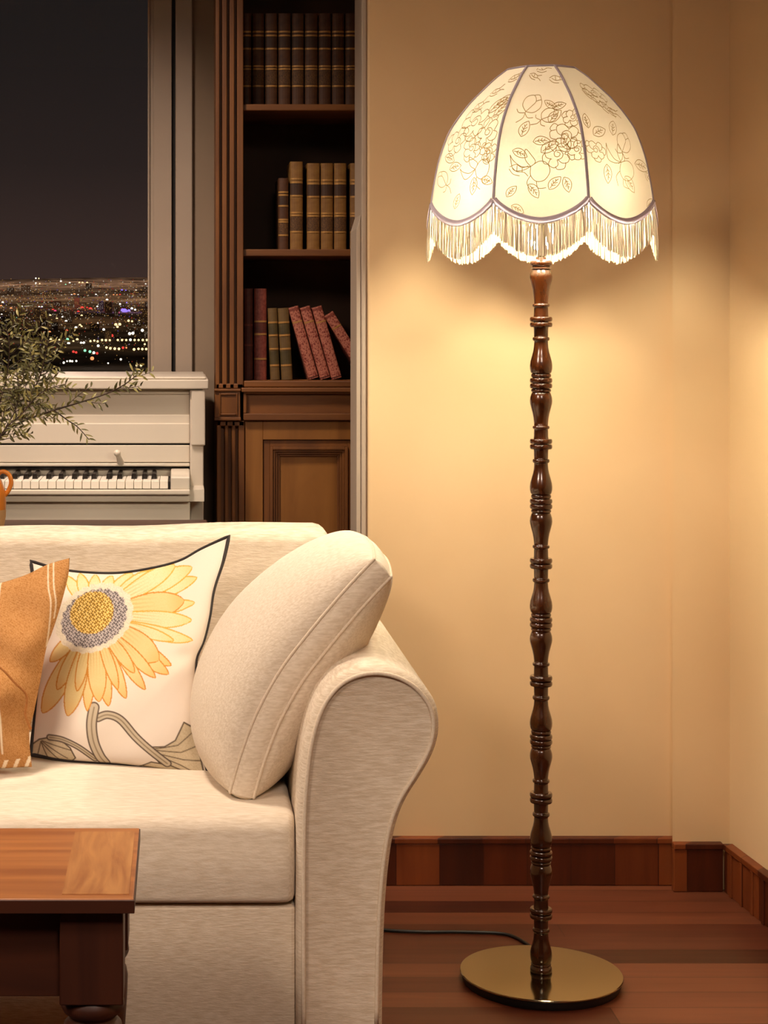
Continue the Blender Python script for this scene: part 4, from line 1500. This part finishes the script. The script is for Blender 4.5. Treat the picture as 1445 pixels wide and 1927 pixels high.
def shade_pt(k, u, y, off=0.0):
    """panel k, u -1..1 across it, at picture row y"""
    a0, a1 = A0 + math.radians(45) * (k - 1), A0 + math.radians(45) * k
    R = Rz(y)
    t = (u + 1) / 2
    p0 = Vector((math.cos(a0), math.sin(a0), 0)) * R
    p1 = Vector((math.cos(a1), math.sin(a1), 0)) * R
    ch = p0.lerp(p1, t)
    am = (a0 + a1) / 2
    sag = R * (1 - math.cos(math.radians(22.5)))
    out = Vector((math.cos(am), math.sin(am), 0))
    q = ch + out * (sag * .30 * (1 - u * u) + off)
    return Vector((xl0, DL, lz(y))) + q


def low_row(u):
    """the scalloped lower edge"""
    return Y_CUSP + (Y_LOW - Y_CUSP) * (1 - abs(u) ** 1.8) ** .85


fab = MB()
for k in range(8):
    fab.grid(lambda uu, vv: (lambda u: shade_pt(k, u, Y_TOP + (low_row(u) - Y_TOP) * vv))(2 * uu - 1), 24, 36)
# the embroidered line drawing, laid on each panel as fine stitched lines
fab.cur = 1


def stitch(k, line, wpx=1.0, closed=False):
    """line: points (u, row); becomes a thin ribbon on the panel's outside"""
    pts = [q for q in line]
    if closed:
        pts = pts + [pts[0]]
    good = []
    for u, y in pts:
        if abs(u) > .98 or y < Y_TOP + 4 or y > low_row(max(min(u, 1), -1)) - 5:
            good.append(None)
        else:
            good.append(shade_pt(k, u, y, .0012))
    hw = wpx / SL / 2
    for a, b_ in zip(good[:-1], good[1:]):
        if a is None or b_ is None:
            continue
        t = b_ - a
        if t.length < 1e-6:
            continue
        n_ = Vector((a.x - xl0, a.y - DL, .02)).normalized()
        s = t.cross(n_).normalized() * hw
        fab.add([a - s, b_ - s, b_ + s, a + s], [(0, 1, 2, 3)])


def halfw(y):
    return Rz(y) * SL * math.sin(math.radians(22.5))


def motif(k, cx_, cy_, lines, s=1.0, rot=0.0, w_=1.0):
    ca, sa = math.cos(rot), math.sin(rot)
    for ln in lines:
        pts = catmull(ln, 5)
        res = []
        for x, y in pts:
            X, Y = cx_ + s * (x * ca - y * sa), cy_ + s * (x * sa + y * ca)
            res.append((X / max(halfw(max(Y, 133)), 1), Y))
        stitch(k, res, w_)


LEAF = [[(0, 0), (6, -7), (15, -9), (25, -5), (32, 2)], [(0, 0), (7, 6), (17, 8), (26, 6), (32, 2)], [(3, 0), (14, -1), (26, 1)], [(8, 0), (12, -4)], [(14, -1), (18, -5)], [(20, 0), (23, -3)], [(9, 0), (14, 4)], [(15, 0), (20, 4)]]
ROSE = [[(-4, 0), (0, -5), (5, -2), (4, 4), (-2, 5), (-6, 1), (-5, -6), (2, -10), (9, -6), (11, 2)], [(-6, 1), (-14, -2), (-18, -12), (-9, -19), (2, -14)], [(2, -12), (8, -20), (18, -16), (18, -6), (11, 0)],
        [(11, 2), (20, 2), (24, 10), (16, 18), (6, 12)], [(8, 11), (2, 20), (-10, 19), (-12, 10), (-5, 5)], [(-12, 10), (-22, 10), (-26, 0), (-18, -6)], [(16, 18), (12, 26), (0, 26), (-6, 20)], [(18, -12), (28, -8), (28, 4), (22, 7)],
        [(-16, -14), (-24, -16), (-28, -6), (-24, -2)]]
BUD = [[(0, 12), (-9, 6), (-11, -6), (-4, -14), (3, -8), (2, 2), (0, 12)], [(0, 12), (9, 8), (13, -3), (8, -13), (3, -8)], [(-4, -14), (2, -18), (8, -13)], [(0, 12), (2, 22), (-2, 32)], [(0, 14), (-7, 18), (-12, 15)], [(0, 14), (7, 18), (13, 14)]]
LILY = [[(0, 0), (-10, -10), (-12, -26), (-2, -18), (6, -8), (0, 0)], [(0, 0), (-14, 2), (-28, -6), (-34, -14)], [(0, 0), (-12, 8), (-26, 8), (-34, -14)], [(0, 0), (12, -10), (24, -8), (30, 4), (24, 18), (12, 22), (2, 14), (0, 0)], [(2, 14), (-2, 26), (6, 38)], [(12, 22), (16, 32), (28, 30)]]
WISP = [[(0, 0), (8, -6), (18, -4), (26, -9)], [(4, 0), (12, 4), (22, 2), (30, 6)], [(10, -5), (12, 4)], [(18, -4), (20, 3)], [(0, 3), (8, 9), (18, 9)]]
# the panel facing the viewer, set as in the picture
cen = [(LEAF, 52 - 92 + 5, 275, 1.0, -1.2), (BUD, -18, 214, 1.35, .6), (BUD, 12, 236, 1.1, 1.0), (LEAF, 20, 222, .8, -.4), (LEAF, 26, 220, .75, -2.6), (LEAF, 14, 250, 1, -.9), (LEAF, -14, 285, .95, -.1), (ROSE, 42, 275, 1.05, .3),
       (ROSE, 28, 308, 1.0, 1.4), (LILY, -18, 330, 1.15, .15), (LEAF, -22, 362, .95, .9), (LEAF, 14, 372, .95, -.9), (LEAF, 40, 350, .9, 1.2), (LEAF, 0, 305, 1.1, -.6), (ROSE, 56, 240, .7, 2.2), (WISP, -8, 142, .9, -.3), (WISP, -20, 150, .8, .5), (WISP, 15, 160, 1, .1),
       (LEAF, -60, 384, .8, -.9), (LEAF, -52, 400, .8, .5), (LEAF, 50, 300, 1, -2), (WISP, -55, 330, 1.2, .3), (ROSE, 62, 300, .75, .9), (LEAF, -50, 300, .9, .4)]
lft = [(ROSE, -5, 240, 1.3, .2), (ROSE, 40, 262, 1.1, 1.3), (ROSE, -35, 272, 1.0, 2.0), (LEAF, 20, 225, 1.2, -.9), (LEAF, 40, 235, 1.2, -1.1), (LEAF, 30, 210, 1.1, -.5), (ROSE, 10, 290, .9, .6), (LEAF, -60, 300, 1, .3), (LILY, 30, 330, 1.1, -.3), (LEAF, 30, 345, 1, 1.5),
       (LEAF, 48, 350, .9, .2), (BUD, -55, 345, 1.2, -.9), (LEAF, -40, 325, 1, -.2), (WISP, -10, 185, 1, -.4), (WISP, 12, 160, 1, -.5), (LEAF, -12, 400, .9, -1.3), (WISP, -30, 215, 1.2, -.6), (ROSE, 55, 300, .8, .3), (LEAF, 60, 320, .9, -2)]
rgt = [(LILY, 5, 320, 1.2, .5), (BUD, 22, 285, 1.4, .5), (LEAF, -48, 272, 1.1, -.4), (LEAF, -55, 260, .9, -1.4), (ROSE, -52, 300, .8, .2), (LEAF, 42, 320, 1.2, .2), (LEAF, 10, 345, 1.1, .9), (LEAF, -32, 325, 1.1, 1.6), (ROSE, 10, 190, .9, .4), (WISP, 8, 205, 1.2, .8), (WISP, -12, 180, 1.1, .9),
       (WISP, 70, 335, .8, .9), (LEAF, 62, 398, .9, -.5), (LEAF, 0, 270, 1, -1.1), (WISP, 18, 218, 1, .4)]
sets = {0: cen, 7: lft, 1: rgt}
for k in range(8):
    ms = sets.get(k) or (lft if k % 2 else rgt)
    for ml, x, y, s, r in ms:
        motif(k, x, y, ml, s, r, 1.15)
shade = build('lamp_shade', fab, [M['fabric'], M['embroidery']], lp, smooth=180)

def radial(q):
    return Vector((q.x - xl0, q.y - DL, 0.03)).normalized()


for k in range(8):
    rib = [shade_pt(k, 1, Y_TOP + (Y_CUSP - Y_TOP) * t / 30, .0012) for t in range(31)]
    build('rib_piping', MB().ridge(rib, .0016, [radial(q) for q in rib], .0026), M['braid'], shade, smooth=180)
tr_ = MB()
tp = []
for k in range(8):
    for i in range(24):
        tp.append(shade_pt(k, -1 + 2 * i / 24, Y_TOP, .0006))
build('top_braid', MB().tube(tp, .0021, 6, closed=True), M['braid'], shade, smooth=180)
ed = MB()
fr_m = MB()
lr2 = random.Random(11)
for k in range(8):
    seg_ = []
    for i in range(33):
        u = -1 + 2 * i / 32
        seg_.append(shade_pt(k, u, low_row(u), .0015))
    ed.ridge(seg_, .0026, [radial(q) for q in seg_], .0054)
    ns = 76
    for i in range(ns):
        u = -1 + 2 * (i + .5) / ns + lr2.uniform(-.008, .008)
        u = max(min(u, .995), -.995)
        y0 = low_row(u) + 3
        p0 = shade_pt(k, u, y0, .0012)
        ln = (53 + lr2.uniform(-2.5, 2.5) + 8 * (1 - u * u)) / SL
        rad = Vector((p0.x - xl0, p0.y - DL, 0)).normalized()
        tng = Vector((-rad.y, rad.x, 0))
        ph, am_ = lr2.uniform(0, 6), lr2.uniform(.0002, .0007)
        fl = lr2.uniform(-.001, .003)
        pts = [p0 + rad * fl * math.sin(t * 1.6) + tng * am_ * math.sin(ph + t * 5) - Vector((0, 0, ln * t)) for t in (0, .2, .4, .6, .8, 1)]
        fr_m.cur = 1 if lr2.random() < .36 else 0
        fr_m.ridge(pts, .0007, [rad] * 6, .0012, 2)
build('scallop_braid', ed, M['braid'], shade, smooth=180)
tag(build('fringe', fr_m, [M['fringe'], M['fringe_shade']], shade, smooth=180), kind='stuff')
BULBS = ((259 - 33, .122), (259 + 33, .122))
# lamp fitting inside: a stem, two arms and their bulbs
st = MB().tube([(xl0, DL, lz(492)), (xl0, DL, lz(400)), (xl0, DL, lz(330))], .006, 12)
for a, ra in BULBS:
    ca, sa = math.cos(math.radians(a)), math.sin(math.radians(a))
    st.tube([(xl0 + .004 * ca, DL + .004 * sa, lz(420)), (xl0 + (ra - .04) * ca, DL + (ra - .04) * sa, lz(422)), (xl0 + (ra - .005) * ca, DL + (ra - .005) * sa, lz(414)), (xl0 + ra * ca, DL + ra * sa, lz(402))], [.004, .004, .005, .011], 10)
build('bulb_holder', st, M['brass'], lp, smooth=50)
for a, ra in BULBS:
    ca, sa = math.cos(math.radians(a)), math.sin(math.radians(a))
    build('light_bulb', MB().sphere((xl0 + ra * ca, DL + ra * sa, lz(374)), .024, 20, 14), M['bulb'], lp, smooth=180)
build('light_bulb', MB().sphere((xl0 + .034 * math.cos(math.radians(79)), DL + .034 * math.sin(math.radians(79)), lz(444)), .024, 20, 14), M['added_low_bulb'], lp, smooth=180)  # extra bulb added low to lift the lit edge on the wall
cord = [Vector(q) for q in catmull([(xl0 + .012, DL + .132, .012), (xl0 + .010, DL + .20, .0035), (xl0 - .02, DL + .25, .0035), (xl0 - .10, DL + .262, .0035), (xl0 - .17, DL + .262, .0035), (xl0 - .24, DL + .272, .0035), (xl0 - .31, DL + .30, .0035), (xl0 - .42, DL + .33, .0035)], 8)]
build('power_cord', MB().tube(cord, .0032, 8), M['black'], lp, smooth=180)
